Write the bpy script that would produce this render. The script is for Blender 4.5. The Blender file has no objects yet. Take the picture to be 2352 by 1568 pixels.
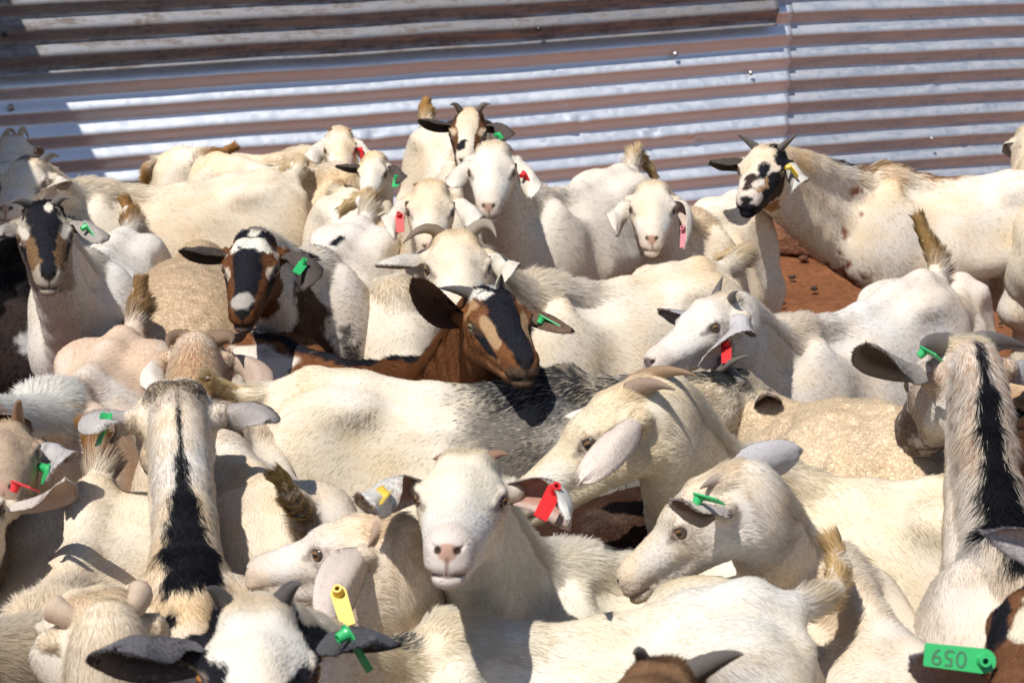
import bpy, math, random, time
import numpy as np
from mathutils import Vector
T0 = time.time()
RNG = np.random.default_rng(7)
C = bpy.context.scene.collection
# ---------------------------------------------------------------- camera, sky, sun, exposure
CAM_H, PITCH, FPX, PW, PH = 1.70, math.radians(15.6), 4594.0, 2352.0, 1568.0
cd = bpy.data.cameras.new('camera'); cam = bpy.data.objects.new('camera', cd); C.objects.link(cam)
cam.location = (0, 0, CAM_H); cam.rotation_euler = (math.pi/2 - PITCH, 0, 0)
cd.sensor_width = 36; cd.lens = FPX/PW*36; cd.clip_start = 0.05; cd.clip_end = 500
cd.dof.use_dof = True; cd.dof.focus_distance = 3.3; cd.dof.aperture_fstop = 14
bpy.context.scene.camera = cam
SUN = Vector((-0.30, -0.43, 0.85)).normalized()      # towards the sun: high, a little left and behind the camera
wd = bpy.data.worlds.new('World'); bpy.context.scene.world = wd; wd.use_nodes = True
nt = wd.node_tree; bgn = nt.nodes['Background']; sky = nt.nodes.new('ShaderNodeTexSky')
sky.sky_type = 'NISHITA'; sky.sun_disc = False
sky.sun_elevation = math.asin(SUN.z); sky.sun_rotation = math.atan2(SUN.x, SUN.y)
sky.altitude = 1200; sky.dust_density = 1.2; sky.air_density = 1.0
nt.links.new(sky.outputs[0], bgn.inputs[0]); bgn.inputs[1].default_value = 0.085
sl = bpy.data.lights.new('sun', 'SUN'); so = bpy.data.objects.new('sun', sl); C.objects.link(so)
sl.energy = 4.7; sl.angle = math.radians(0.53); sl.color = (1.0, 0.955, 0.88)
so.rotation_euler = SUN.to_track_quat('Z', 'Y').to_euler()
sc = bpy.context.scene
sc.view_settings.view_transform = 'Standard'; sc.view_settings.look = 'None'
sc.view_settings.exposure = 0.22; sc.view_settings.gamma = 1
sc.cycles.max_bounces = 6; sc.cycles.diffuse_bounces = 3; sc.cycles.glossy_bounces = 3
sc.cycles.transparent_max_bounces = 8; sc.cycles_curves.shape = 'RIBBONS' if hasattr(sc, 'cycles_curves') else 'RIBBONS'
sc.cycles_curves.subdivisions = 2

# ---------------------------------------------------------------- maths helpers
_cp, _sp = math.cos(PITCH), math.sin(PITCH)
CAMP = np.array([0, 0, CAM_H])
def ray(px, py):
    x = (px - PW/2)/FPX; y = -(py - PH/2)/FPX
    d = np.array([x, y*_sp + _cp, y*_cp - _sp]); return d/np.linalg.norm(d)
def at_z(px, py, z):                     # where the sight line through a photo pixel meets height z
    d = ray(px, py); return CAMP + d*((z - CAM_H)/d[2])
def at_y(px, py, Y):
    d = ray(px, py); return CAMP + d*(Y/d[1])
def on_sphere(px, py, c, L, near=True):   # point at distance L from c on that sight line
    d = ray(px, py); oc = c - CAMP; t = d@oc; h2 = L*L - (oc@oc - t*t)
    if h2 <= 0:
        q = CAMP + d*t - c; return c + q/np.linalg.norm(q)*L, math.sqrt(oc@oc - t*t)/L
    return CAMP + d*(t - math.sqrt(h2) if near else t + math.sqrt(h2)), 1.0
def proj(P):
    P = np.asarray(P, float) - CAMP; zc = P[..., 1]*_cp - P[..., 2]*_sp; yc = P[..., 1]*_sp + P[..., 2]*_cp
    return P[..., 0]/zc*FPX + PW/2, -yc/zc*FPX + PH/2, zc
def nrm(v): v = np.asarray(v, float); return v/max(np.linalg.norm(v), 1e-9)
def sst(a, b, x): t = np.clip((x - a)/(b - a), 0, 1); return t*t*(3 - 2*t)
def _hash(i, j, k, s):
    n = (i*374761393 + j*668265263 + k*1274126177 + s*974711).astype(np.int64) & 0x7fffffff
    n = ((n ^ (n >> 13))*1274126177) & 0x7fffffff; n = (n ^ (n >> 16))
    return (n & 0xffff)/65535.0
def noise(P, f=1.0, s=0):                 # value noise, -1..1
    Q = np.asarray(P)*f + 100.0; I = np.floor(Q).astype(np.int64); F = Q - I; F = F*F*(3 - 2*F); r = 0
    for a in (0, 1):
        for b in (0, 1):
            for c in (0, 1):
                w = (F[..., 0] if a else 1 - F[..., 0])*(F[..., 1] if b else 1 - F[..., 1])*(F[..., 2] if c else 1 - F[..., 2])
                r = r + w*_hash(I[..., 0] + a, I[..., 1] + b, I[..., 2] + c, s)
    return r*2 - 1
def fbm(P, f=1.0, s=0, o=3):
    return sum(noise(P, f*2.03**i, s + i*17)*0.55**i for i in range(o))
def bez(p, n):
    t = np.linspace(0, 1, n)[:, None]
    if len(p) == 3: return (1-t)**2*p[0] + 2*t*(1-t)*p[1] + t*t*p[2]
    return (1-t)**3*p[0] + 3*t*(1-t)**2*p[1] + 3*t*t*(1-t)*p[2] + t**3*p[3]

# ---------------------------------------------------------------- implicit surface on a grid
class Field:
    def __init__(s, lo, hi, h, R, t):     # grid frame: world = R @ q + t
        s.h, s.R, s.t = h, np.asarray(R, float), np.asarray(t, float); s.lo = np.asarray(lo, float)
        s.n = np.maximum(((np.asarray(hi) - s.lo)/h).astype(int) + 1, 4)
        s.F = np.full(tuple(s.n), 0.12, np.float32); s.ax = [s.lo[i] + np.arange(s.n[i])*h for i in range(3)]
    def apply(s, fn, c, r, k, sub=False):
        q = s.R.T @ (np.asarray(c) - s.t); m = r + k + 0.02
        a = np.maximum(np.floor((q - m - s.lo)/s.h).astype(int), 0); b = np.minimum(np.ceil((q + m - s.lo)/s.h).astype(int) + 1, s.n)
        if (b <= a).any(): return
        X, Y, Z = np.meshgrid(s.ax[0][a[0]:b[0]], s.ax[1][a[1]:b[1]], s.ax[2][a[2]:b[2]], indexing='ij')
        P = np.stack([X, Y, Z], -1) @ s.R.T + s.t; d = fn(P)
        sl = (slice(a[0], b[0]), slice(a[1], b[1]), slice(a[2], b[2])); F = s.F[sl]
        if sub:
            h = np.maximum(k - np.abs(F + d), 0)/k; s.F[sl] = np.maximum(F, -d) + h*h*k*0.25
        else:
            h = np.maximum(k - np.abs(F - d), 0)/k; s.F[sl] = np.minimum(F, d) - h*h*k*0.25
    def mesh(s):
        F = s.F; n = s.n; sg = F < 0
        inside = np.zeros(tuple(n - 1), np.int8)
        for a in (0, 1):
            for b in (0, 1):
                for c in (0, 1): inside += sg[a:n[0]-1+a, b:n[1]-1+b, c:n[2]-1+c]
        act = (inside > 0) & (inside < 8); idx = np.full(act.shape, -1, np.int64); cells = np.argwhere(act)
        idx[act] = np.arange(len(cells)); acc = np.zeros((len(cells), 3)); cnt = np.zeros(len(cells))
        for ax in range(3):
            o1, o2 = [i for i in range(3) if i != ax]
            for u in (0, 1):
                for v in (0, 1):
                    A = cells.copy(); A[:, o1] += u; A[:, o2] += v; B = A.copy(); B[:, ax] += 1
                    fa = F[A[:, 0], A[:, 1], A[:, 2]]; fb = F[B[:, 0], B[:, 1], B[:, 2]]; m = (fa < 0) != (fb < 0)
                    t = np.where(m, fa/np.where(m, fa - fb, 1), 0); P = A.astype(float); P[:, ax] += t
                    acc[m] += P[m]; cnt[m] += 1
        V = acc/cnt[:, None]*s.h + s.lo; quads = []
        for ax in range(3):
            o1, o2 = [(1, 2), (2, 0), (0, 1)][ax]
            sa = [slice(0, None)]*3; sa[ax] = slice(0, n[ax]-1); sb = [slice(0, None)]*3; sb[ax] = slice(1, n[ax])
            m = sg[tuple(sa)] != sg[tuple(sb)]; e = np.argwhere(m)
            e = e[(e[:, o1] > 0) & (e[:, o2] > 0) & (e[:, o1] < n[o1]-1) & (e[:, o2] < n[o2]-1)]
            fl = sg[e[:, 0], e[:, 1], e[:, 2]]; q = []
            for (u, v) in ((1, 1), (0, 1), (0, 0), (1, 0)):
                c = e.copy(); c[:, o1] -= u; c[:, o2] -= v; q.append(idx[c[:, 0], c[:, 1], c[:, 2]])
            q = np.stack(q, 1); q[~fl] = q[~fl][:, ::-1]; quads.append(q)
        return V @ s.R.T + s.t, np.concatenate(quads)

def rcone(a, ra, b, rb):
    a = np.asarray(a, float); b = np.asarray(b, float); ab = b - a; L2 = ab@ab + 1e-12
    def fn(P):
        t = np.clip(((P - a)@ab)/L2, 0, 1); return np.linalg.norm(P - a - t[..., None]*ab, axis=-1) - (ra + t*(rb - ra))
    return fn, (a + b)/2, math.sqrt(L2)/2 + max(ra, rb)
def ellip(c, r, R):
    c = np.asarray(c, float); r = np.asarray(r, float)
    def fn(P):
        q = ((P - c)@R)/r; k0 = np.linalg.norm(q, axis=-1); k1 = np.linalg.norm(q/r, axis=-1) + 1e-9; return k0*(k0 - 1)/k1
    return fn, c, float(max(r))
def new_mesh(name, V, faces, mat, parent=None, cols=None, smooth=True, attrs=None):
    me = bpy.data.meshes.new(name); V = np.asarray(V, np.float32)
    if isinstance(faces, np.ndarray):
        k = faces.shape[1]; me.vertices.add(len(V)); me.vertices.foreach_set('co', V.ravel())
        me.loops.add(faces.size); me.loops.foreach_set('vertex_index', faces.ravel().astype(np.int32))
        me.polygons.add(len(faces)); me.polygons.foreach_set('loop_start', np.arange(0, faces.size, k, dtype=np.int32))
        me.polygons.foreach_set('loop_total', np.full(len(faces), k, np.int32)); me.update(calc_edges=True); me.validate()
    else: me.from_pydata([tuple(map(float, v)) for v in V], [], faces); me.update()
    if smooth: me.polygons.foreach_set('use_smooth', np.ones(len(me.polygons), bool))
    if cols is not None:
        a = me.color_attributes.new('col', 'FLOAT_COLOR', 'POINT'); c4 = np.ones((len(V), 4), np.float32); c4[:, :3] = cols; a.data.foreach_set('color', c4.ravel())
    for kk, vv in (attrs or {}).items():
        a = me.attributes.new(kk, 'FLOAT_VECTOR' if vv.ndim == 2 else 'FLOAT', 'POINT'); a.data.foreach_set('vector' if vv.ndim == 2 else 'value', vv.astype(np.float32).ravel())
    me.materials.append(mat); o = bpy.data.objects.new(name, me); C.objects.link(o)
    if parent is not None: o.parent = parent
    return o
def vnormals(V, Fq):
    a, b, c, d = (V[Fq[:, i]] for i in range(4)); n = np.cross(c - a, d - b); N = np.zeros_like(V)
    for i in range(4): np.add.at(N, Fq[:, i], n)
    return N/(np.linalg.norm(N, axis=1, keepdims=True) + 1e-12)
def hair(name, P, rad, col, sn, mat, parent):     # P: n x k x 3
    n, k, _ = P.shape
    hc = bpy.data.hair_curves.new(name); hc.add_curves([k]*n)
    hc.attributes['position'].data.foreach_set('vector', P.astype(np.float32).ravel())
    r = hc.attributes.get('radius') or hc.attributes.new('radius', 'FLOAT', 'POINT'); r.data.foreach_set('value', rad.astype(np.float32).ravel())
    a = hc.attributes.new('col', 'FLOAT_COLOR', 'CURVE'); c4 = np.ones((n, 4), np.float32); c4[:, :3] = col; a.data.foreach_set('color', c4.ravel())
    a = hc.attributes.new('sn', 'FLOAT_VECTOR', 'CURVE'); a.data.foreach_set('vector', sn.astype(np.float32).ravel())
    hc.materials.append(mat); o = bpy.data.objects.new(name, hc); C.objects.link(o); o.parent = parent; return o

# ---------------------------------------------------------------- materials
def mat(name, col=None, rough=0.6, metal=0.0, spec=0.5):
    m = bpy.data.materials.new(name); m.use_nodes = True; b = m.node_tree.nodes['Principled BSDF']
    if col is not None: b.inputs['Base Color'].default_value = (*col, 1)
    b.inputs['Roughness'].default_value = rough; b.inputs['Metallic'].default_value = metal; b.inputs['Specular IOR Level'].default_value = spec
    return m, m.node_tree, b
def node(t, ty, **kw):
    n = t.nodes.new(ty)
    for k, v in kw.items():
        if k.startswith('i_'): n.inputs[int(k[2:]) if k[2:].isdigit() else k[2:].replace('_', ' ')].default_value = v
        else: setattr(n, k, v)
    return n
def coat_mat(name, scale, bump, stretch=True):
    m, t, b = mat(name, rough=0.75, spec=0.15); L = t.links
    a = node(t, 'ShaderNodeAttribute', attribute_name='col'); g = node(t, 'ShaderNodeNewGeometry')
    fl = node(t, 'ShaderNodeAttribute', attribute_name='flow')
    # stretch the noise along the lie of the hair: remove most of the component along flow
    dot = node(t, 'ShaderNodeVectorMath', operation='DOT_PRODUCT'); L.new(g.outputs['Position'], dot.inputs[0]); L.new(fl.outputs['Vector'], dot.inputs[1])
    sc_ = node(t, 'ShaderNodeVectorMath', operation='SCALE'); L.new(fl.outputs['Vector'], sc_.inputs[0]); L.new(dot.outputs['Value'], sc_.inputs['Scale'])
    s2 = node(t, 'ShaderNodeVectorMath', operation='SCALE'); L.new(sc_.outputs[0], s2.inputs[0]); s2.inputs['Scale'].default_value = 0.86 if stretch else 0.0
    sub = node(t, 'ShaderNodeVectorMath', operation='SUBTRACT'); L.new(g.outputs['Position'], sub.inputs[0]); L.new(s2.outputs[0], sub.inputs[1])
    n1 = node(t, 'ShaderNodeTexNoise', i_Scale=scale, i_Detail=4.0, i_Roughness=0.65); L.new(sub.outputs[0], n1.inputs['Vector'])
    mr = node(t, 'ShaderNodeMapRange', i_1=0.3, i_2=0.7, i_3=0.80, i_4=1.12); L.new(n1.outputs[0], mr.inputs[0])
    mu = node(t, 'ShaderNodeVectorMath', operation='SCALE'); L.new(a.outputs['Color'], mu.inputs[0]); L.new(mr.outputs[0], mu.inputs['Scale']); L.new(mu.outputs[0], b.inputs['Base Color'])
    bm = node(t, 'ShaderNodeBump', i_Strength=bump, i_Distance=0.004); L.new(n1.outputs[0], bm.inputs['Height']); L.new(bm.outputs[0], b.inputs['Normal'])
    return m
M_COAT = coat_mat('short_goat_coat', 420, 0.5); M_WOOL = coat_mat('sheep_fleece', 120, 0.6, False)
def fur_mat(name, blend):
    m, t, b = mat(name, rough=0.6, spec=0.12); L = t.links
    a = node(t, 'ShaderNodeAttribute', attribute_name='col'); s = node(t, 'ShaderNodeAttribute', attribute_name='sn'); g = node(t, 'ShaderNodeNewGeometry')
    L.new(a.outputs['Color'], b.inputs['Base Color'])
    s1 = node(t, 'ShaderNodeVectorMath', operation='SCALE'); L.new(s.outputs['Vector'], s1.inputs[0]); s1.inputs['Scale'].default_value = 1 - blend
    s2 = node(t, 'ShaderNodeVectorMath', operation='SCALE'); L.new(g.outputs['Normal'], s2.inputs[0]); s2.inputs['Scale'].default_value = blend
    ad = node(t, 'ShaderNodeVectorMath', operation='ADD'); L.new(s1.outputs[0], ad.inputs[0]); L.new(s2.outputs[0], ad.inputs[1])
    nn = node(t, 'ShaderNodeVectorMath', operation='NORMALIZE'); L.new(ad.outputs[0], nn.inputs[0]); L.new(nn.outputs[0], b.inputs['Normal'])
    b.inputs['Alpha'].default_value = .55      # thin hair lets light through
    tr = node(t, 'ShaderNodeBsdfTranslucent'); L.new(a.outputs['Color'], tr.inputs[0]); mx = node(t, 'ShaderNodeMixShader', i_0=.28); out = t.nodes['Material Output']
    L.new(b.outputs[0], mx.inputs[1]); L.new(tr.outputs[0], mx.inputs[2]); L.new(mx.outputs[0], out.inputs[0])
    return m
M_FUR = fur_mat('goat_hair', 0.18)
M_HORN, _t, _b = mat('horn_keratin', rough=0.45, spec=0.4)
_a = node(_t, 'ShaderNodeAttribute', attribute_name='col'); _n = node(_t, 'ShaderNodeTexNoise', i_Scale=120.0, i_Detail=4.0)
_mr = node(_t, 'ShaderNodeMapRange', i_1=0.3, i_2=0.7, i_3=0.6, i_4=1.25); _m = node(_t, 'ShaderNodeVectorMath', operation='SCALE')
_t.links.new(_n.outputs[0], _mr.inputs[0]); _t.links.new(_a.outputs['Color'], _m.inputs[0]); _t.links.new(_mr.outputs[0], _m.inputs['Scale']); _t.links.new(_m.outputs[0], _b.inputs['Base Color'])
_bu = node(_t, 'ShaderNodeBump', i_Strength=0.5, i_Distance=0.002); _t.links.new(_n.outputs[0], _bu.inputs['Height']); _t.links.new(_bu.outputs[0], _b.inputs['Normal'])
M_EYE, _t, _b = mat('wet_eye', rough=0.08, spec=0.6)
_a = node(_t, 'ShaderNodeAttribute', attribute_name='col'); _t.links.new(_a.outputs['Color'], _b.inputs['Base Color'])
def plastic(name, col):
    m, t, b = mat(name, col, 0.38, 0, 0.5); n = node(t, 'ShaderNodeTexNoise', i_Scale=60.0, i_Detail=3.0)
    mx = node(t, 'ShaderNodeMix', data_type='RGBA'); mr = node(t, 'ShaderNodeMapRange', i_1=0.45, i_2=0.8, i_3=0.0, i_4=0.35)
    t.links.new(n.outputs[0], mr.inputs[0]); t.links.new(mr.outputs[0], mx.inputs[0]); mx.inputs[6].default_value = (*col, 1); mx.inputs[7].default_value = (col[0]*.5+.1, col[1]*.5+.07, col[2]*.5+.04, 1)
    t.links.new(mx.outputs[2], b.inputs['Base Color']); return m
TAGM = {'green': plastic('green_tag_plastic', (0.03, 0.42, 0.13)), 'red': plastic('red_tag_plastic', (0.62, 0.02, 0.025)),
        'yellow': plastic('yellow_tag_plastic', (0.72, 0.50, 0.07)), 'pink': plastic('pink_tag_plastic', (0.62, 0.22, 0.28))}
M_INK, _, _ = mat('tag_print', (0.05, 0.16, 0.08), 0.6)
BLK = (.012, .012, .017); BRN = (.14, .055, .02); DBR = (.055, .025, .014); TAN = (.46, .29, .15); WHT = (.82, .755, .655); GRY = (.30, .29, .29)
CRM = (.78, .60, .385); PNK = (.55, .34, .26); NOSB = (.018, .016, .016); GLD = (.50, .30, .10)
# ---------------------------------------------------------------- the goat
_tx = np.array([-.385, -.36, -.33, -.26, -.18, -.08, .04, .12, .20, .27, .32, .345])
_top = np.array([.575, .625, .648, .668, .662, .648, .650, .664, .682, .655, .59, .53])
_bot = np.array([.53, .48, .44, .405, .375, .355, .350, .358, .375, .40, .435, .48])
_wid = np.array([.02, .065, .088, .108, .128, .148, .150, .136, .112, .092, .070, .03])
_xs = np.linspace(-.385, .345, 220)
def _smo(y):
    v = np.interp(_xs, _tx, y); k = np.exp(-(np.arange(-14, 15)/7.0)**2); k /= k.sum()
    return np.convolve(np.pad(v, 14, mode='edge'), k, 'valid')
_TOP, _BOT, _WID = _smo(_top), _smo(_bot), _smo(_wid)
NOSE = np.array([.240, 0, -.032]); POLL = np.array([-.03, 0, .045])
REPORT = []
NOHAIR = False
STATS = [0, 0]
def make_tag(parent, G, spec, tipd):
    (sx_, sy_), (ex, ey), colr, face = spec[:4]
    dist = tipd if len(spec) < 5 else tipd + spec[4]
    A = CAMP + ray(sx_, sy_)*dist; L = .052
    if len(spec) > 5: L = spec[5]
    E, _ = on_sphere(ex, ey, A, L*.84, True)
    ax = nrm(E - A); v = nrm(CAMP - A); n = nrm(v - ax*(v@ax)); side = np.cross(ax, n)
    a = math.radians(face); n, side = n*math.cos(a) + side*math.sin(a), side*math.cos(a) - n*math.sin(a)
    w = .0095*L/.052; out = []
    for i in range(9):
        t = math.pi*(i/8) + math.pi/2; out.append((math.cos(t)*w, math.sin(t)*w))
    out += [(L*.84, -w*.92), (L*.86, -w*.8), (L*.86, w*.8), (L*.84, w*.92)]; n0 = len(out); V = []
    for h in (0, .0022):
        for (x, y) in out: V.append(A + ax*x + side*y + n*h)
    F = [list(range(n0))[::-1], list(range(n0, 2*n0))] + [[i, (i+1) % n0, n0 + (i+1) % n0, n0 + i] for i in range(n0)]
    k = len(V); prof = [(.0075, .002), (.0065, .005), (.0055, .012), (.0055, .0135), (.003, .0135), (.003, .008)]
    for (r, h) in prof:
        for j in range(14):
            t = j/14*2*math.pi; V.append(A + n*h + (ax*math.cos(t) + side*math.sin(t))*r)
    for q in range(len(prof)-1):
        for j in range(14): F.append([k+q*14+j, k+q*14+(j+1) % 14, k+(q+1)*14+(j+1) % 14, k+(q+1)*14+j])
    o = new_mesh('ear_tag', np.array(V), F, TAGM[colr], parent, smooth=False)
    if len(spec) > 6:                      # printed number
        cu = bpy.data.curves.new('tag_number', 'FONT'); cu.body = spec[6]; cu.size = .0185*L/.052; cu.extrude = .0002; cu.align_x = 'CENTER'; cu.align_y = 'CENTER'
        to = bpy.data.objects.new('tmp', cu); C.objects.link(to); dg = bpy.context.evaluated_depsgraph_get()
        me = bpy.data.meshes.new_from_object(to.evaluated_get(dg)); bpy.data.objects.remove(to)
        me.materials.clear(); me.materials.append(M_INK); t = bpy.data.objects.new('tag_number', me); C.objects.link(t); t.parent = o
        ctr = A + ax*(L*.50) + n*.0026; X = ax; Y = np.cross(n, X)
        for vv in me.vertices:
            p = ctr + X*vv.co.x + Y*vv.co.y + n*vv.co.z; vv.co = p
    return o

def loft(pts, rad, nsec=12, flat=1.0, up=None, ring=0.0):
    pts = np.asarray(pts); n = len(pts); V = []; F = []; T = np.gradient(pts, axis=0); T /= np.linalg.norm(T, axis=1, keepdims=True)
    a = nrm(np.cross(T[0], up if up is not None else [0.1, .2, 1])); 
    for i in range(n):
        a = nrm(a - T[i]*(a@T[i])); b = np.cross(T[i], a); r = rad[i]*(1 + ring*math.sin(i*2.1))
        for j in range(nsec):
            t = j/nsec*2*math.pi; V.append(pts[i] + a*math.cos(t)*r + b*math.sin(t)*r*flat)
    for i in range(n-1):
        for j in range(nsec): F.append([i*nsec+j, i*nsec+(j+1) % nsec, (i+1)*nsec+(j+1) % nsec, (i+1)*nsec+j])
    F.append(list(range(nsec))[::-1]); F.append([(n-1)*nsec+j for j in range(nsec)])
    return np.array(V), F

def goat(d):
    rs = np.random.default_rng(d.get('seed', len(REPORT)*13 + 5)); sheep = d.get('sheep', False); seed = int(rs.integers(1, 9999))
    W3 = at_z(*d['W']); R3 = at_z(*d['R']); F = W3 - R3; F[2] = 0; L0 = np.linalg.norm(F); F = F/L0; L = d.get('len', L0)
    Zv = np.array([0, 0, 1.]); Lf = np.cross(Zv, F); B = np.stack([F, Lf, Zv], 1); sx = L/.54
    hs = d.get('hs', 1.0)*.92; sy = d.get('fat', 1.0)*min(hs + .14, 1.08); szw, szr = W3[2]/.68, R3[2]/.655
    O = np.array([*(W3 - F*.2*sx)[:2], 0.]); sm = min(sx, sy, szw, szr)
    def szx(x): return szr + (szw - szr)*np.clip((x + .34)/.54, 0, 1)
    def bw(x, y, z): return O + B @ np.array([x*sx, y*sy, z*szx(x)])
    def bl(P):
        q = (P - O)@B; x = q[..., 0]/sx; return np.stack([x, q[..., 1]/sy, q[..., 2]/szx(x)], -1)
    # head frame
    Wt = bw(.2, 0, .66); nl = d.get('nl', .37)
    if d['poll'] is None: P3 = bw(.46, d.get('hy', 0), .90); m1 = 1
    elif len(d['poll']) > 3: P3 = at_z(*d['poll'][:3]); m1 = 1
    else: P3, m1 = on_sphere(d['poll'][0], d['poll'][1], Wt, nl, d['poll'][2] == 'n')
    vl = (NOSE - POLL); dl = np.linalg.norm(vl)*hs
    if d['poll'] is None: N3 = P3 + nrm(F*1.0 - Zv*.7)*dl; m2 = 1
    else: N3, m2 = on_sphere(d['nose'][0], d['nose'][1], P3, dl, d['nose'][2] == 'n')
    if d['poll'] is not None and len(d['nose']) > 3:      # turn the face part of the way back towards profile
        vr = nrm(P3 - CAMP); dv = nrm(N3 - P3); fl_ = nrm(dv - vr*(dv@vr)); dv = nrm(dv*(1 - d['nose'][3]) + fl_*d['nose'][3]); N3 = P3 + dv*dl
    E1 = nrm(N3 - P3); up = np.array(d.get('up', (0, 0, 1)), float); 
    E3 = nrm(up - E1*(up@E1)); E2 = np.cross(E3, E1); ro = math.radians(d.get('roll', 0)); E2, E3 = E2*math.cos(ro) + E3*math.sin(ro), E3*math.cos(ro) - E2*math.sin(ro)
    e1 = nrm(vl); e2 = np.array([0, 1, 0.]); e3 = np.cross(e1, e2)
    RH = np.stack([E1, E2, E3], 1) @ np.stack([e1, e2, e3], 1).T; HO = P3 - RH@(POLL*hs)
    def hw(x, y, z): return HO + RH@(np.array([x, y, z])*hs)
    def hl(P): return ((P - HO)@RH)/hs
    dist = np.linalg.norm(P3 - CAMP); bd = np.linalg.norm(Wt - CAMP)
    # neck curves
    occ = hw(-.045, 0, .018); thr = hw(-.015, 0, -.055); xh = RH[:, 0]; ns = d.get('neck', 1.0)*(.6 + .4*hs)
    c0 = bw(.20, 0, .625); m0 = bw(.25, 0, .54); t0 = bw(.27, 0, .45)
    fw = F*.10 + Zv*(.02 - d.get('dip', 0))
    crest = bez([c0, c0 + fw, occ - xh*.05*hs + Zv*.0, occ], 9); mid = bez([m0, m0 + fw*1.1, (occ+thr)/2 - xh*.05*hs, (occ+thr)/2], 9)
    throat = bez([t0, t0 + fw*.9 + Zv*.02, thr - xh*.03*hs - RH[:, 2]*.02*hs, thr], 9)
    NL = np.linalg.norm(occ - c0)
    prims = []; hp = []
    def add(L_, f, k, sub=False): L_.append((*f, k, sub))
    u9 = np.linspace(0, 1, 9)
    for cv, ra, rb in ((crest, .046, .032), (mid, .060, .037), (throat, .054, .035)):
        rr = ns*(ra + (rb - ra)*(1 - (1-u9)**1.6))
        if sheep: rr = rr*1.15
        for i in range(8): add(prims, rcone(cv[i], rr[i], cv[i+1], rr[i+1]), .03)
    # torso
    def torso(P):
        q = bl(P); x = np.clip(q[..., 0], _xs[0], _xs[-1]); dx = np.abs(q[..., 0] - x)
        tp, bt, wd_ = (np.interp(x, _xs, a) for a in (_TOP, _BOT, _WID)); bt = tp - (tp - bt)*d.get('deep', 1.0); zc = bt + (tp - bt)*.47; b = np.where(q[..., 2] > zc, tp - zc, zc - bt)
        t = (q[..., 2] - zc)/b; a = wd_*(1 - .22*np.clip(t, -1, 1) - .10*np.clip(t, 0, 1)**2)*d.get('belly', 1.0)
        k = (np.abs(q[..., 1]/a)**2.1 + np.abs(t)**2.1)**(1/2.1); rr = np.minimum(wd_, .14)
        return (k - 1)*rr*sm*.8 + dx*sx
    if sheep:
        def torso(P):
            q = bl(P); k = np.sqrt(((q[..., 0] + .06)/.37)**2 + (q[..., 1]/.20)**2 + ((q[..., 2] - .49)/.215)**2)
            return (k - 1)*.18*sm + .0035*fbm(P, 42, seed, 3) + .003*fbm(P, 16, seed + 3, 2)
    cT = bw(-.02, 0, .48)
    body = [(torso, cT, .46*max(sx, sy, szw), .03, False)]
    def ec(x, y, z, r, k=.035, sub=False):
        add(body, ellip(bw(x, y, z), (r[0]*sx, r[1]*sy, r[2]*szw), B), k, sub)
    for s in (1, -1):
        if not sheep:
            ec(.185, s*.072, .505, (.075, .045, .15), .06); ec(.27, s*.05, .45 + .12*(1 - d.get('deep', 1.0)), (.06, .05, .075)); ec(-.27, s*.062, .50, (.105, .058, .15))
            ec(-.205, s*.068, .632, (.05, .026, .020), .05); ec(-.352, s*.036, .60, (.022, .018, .025), .025)
            ec(-.125, s*.160, .565, (.07, .028, .060), .07, True); ec(.10, s*.165, .53, (.03, .03, .11), .05, True); ec(.10, s*.075, .645, (.06, .03, .03), .04, True)
            ec(.215, s*.022, .672, (.03, .02, .022), .02)
        jf, jr = rs.uniform(-.04, .04), rs.uniform(-.05, .04)
        fl = [(.19, .074, .42, .046), (.195, .080, .32, .034), (.205+jf*.5, .080, .215, .025), (.205+jf, .080, .08, .0155), (.212+jf, .080, .055, .0205), (.228+jf, .080, .012, .024)]
        rl = [(-.25, .085, .43, .078), (-.205, .09, .345, .052), (-.30+jr*.4, .085, .27, .032), (-.335+jr*.5, .083, .225, .026), (-.315+jr, .083, .075, .0165), (-.308+jr, .083, .055, .0205), (-.292+jr, .083, .012, .024)]
        for lg in (fl, rl):
            for a, b in zip(lg[:-1], lg[1:]): add(body, rcone(bw(a[0], s*a[1], a[2]), a[3]*hs, bw(b[0], s*b[1], b[2]), b[3]*hs), .02)
    spn = [(-.35, .634), (-.28, .656), (-.18, .652), (-.05, .640), (.08, .644), (.16, .666), (.21, .672)]
    if not sheep:
        for a, b in zip(spn[:-1], spn[1:]): add(body, rcone(bw(a[0], 0, a[1]), .016, bw(b[0], 0, b[1]), .016), .03)
        if d.get('thin'):
            for kx in np.linspace(-.30, .16, 15): add(body, rcone(bw(kx, 0, np.interp(kx, _xs, _TOP) - .004), .008, bw(kx + .008, 0, np.interp(kx, _xs, _TOP) - .004), .008), .012)
    # tail
    tb = bw(-.352, 0, .632); tail = None
    if not sheep or d.get('tail'):
        if d.get('tail'):
            tx, ty = d['tail'][:2]; TL = d.get('tl', .125); T3, _ = on_sphere(tx, ty, tb, TL, d.get('tnf', 'f') == 'n')
            cc = d.get('tcurl', 0.0); back = -F*.05 + Zv*.03; ctr = (tb + T3)/2 + back*(.5 + cc)
            tail = bez([tb + F*.03, tb + back*.6, ctr, T3], 9)
            if d.get('tc2'): Tm, _ = on_sphere(d['tc2'][0], d['tc2'][1], tb, d['tc2'][2], False); tail = bez([tb + F*.03, tb*.45 + Tm*.55, Tm*1.35 - (tb + T3)*.175, T3], 9)
        else: tail = bez([tb + F*.03, tb - F*.02, tb - F*.05 - Zv*.03, tb - F*.05 - Zv*.12], 7)
        rr = np.linspace(.019, .007, len(tail))*hs
        for i in range(len(tail)-1): add(body, rcone(tail[i], rr[i], tail[i+1], rr[i+1]), .018)
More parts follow.
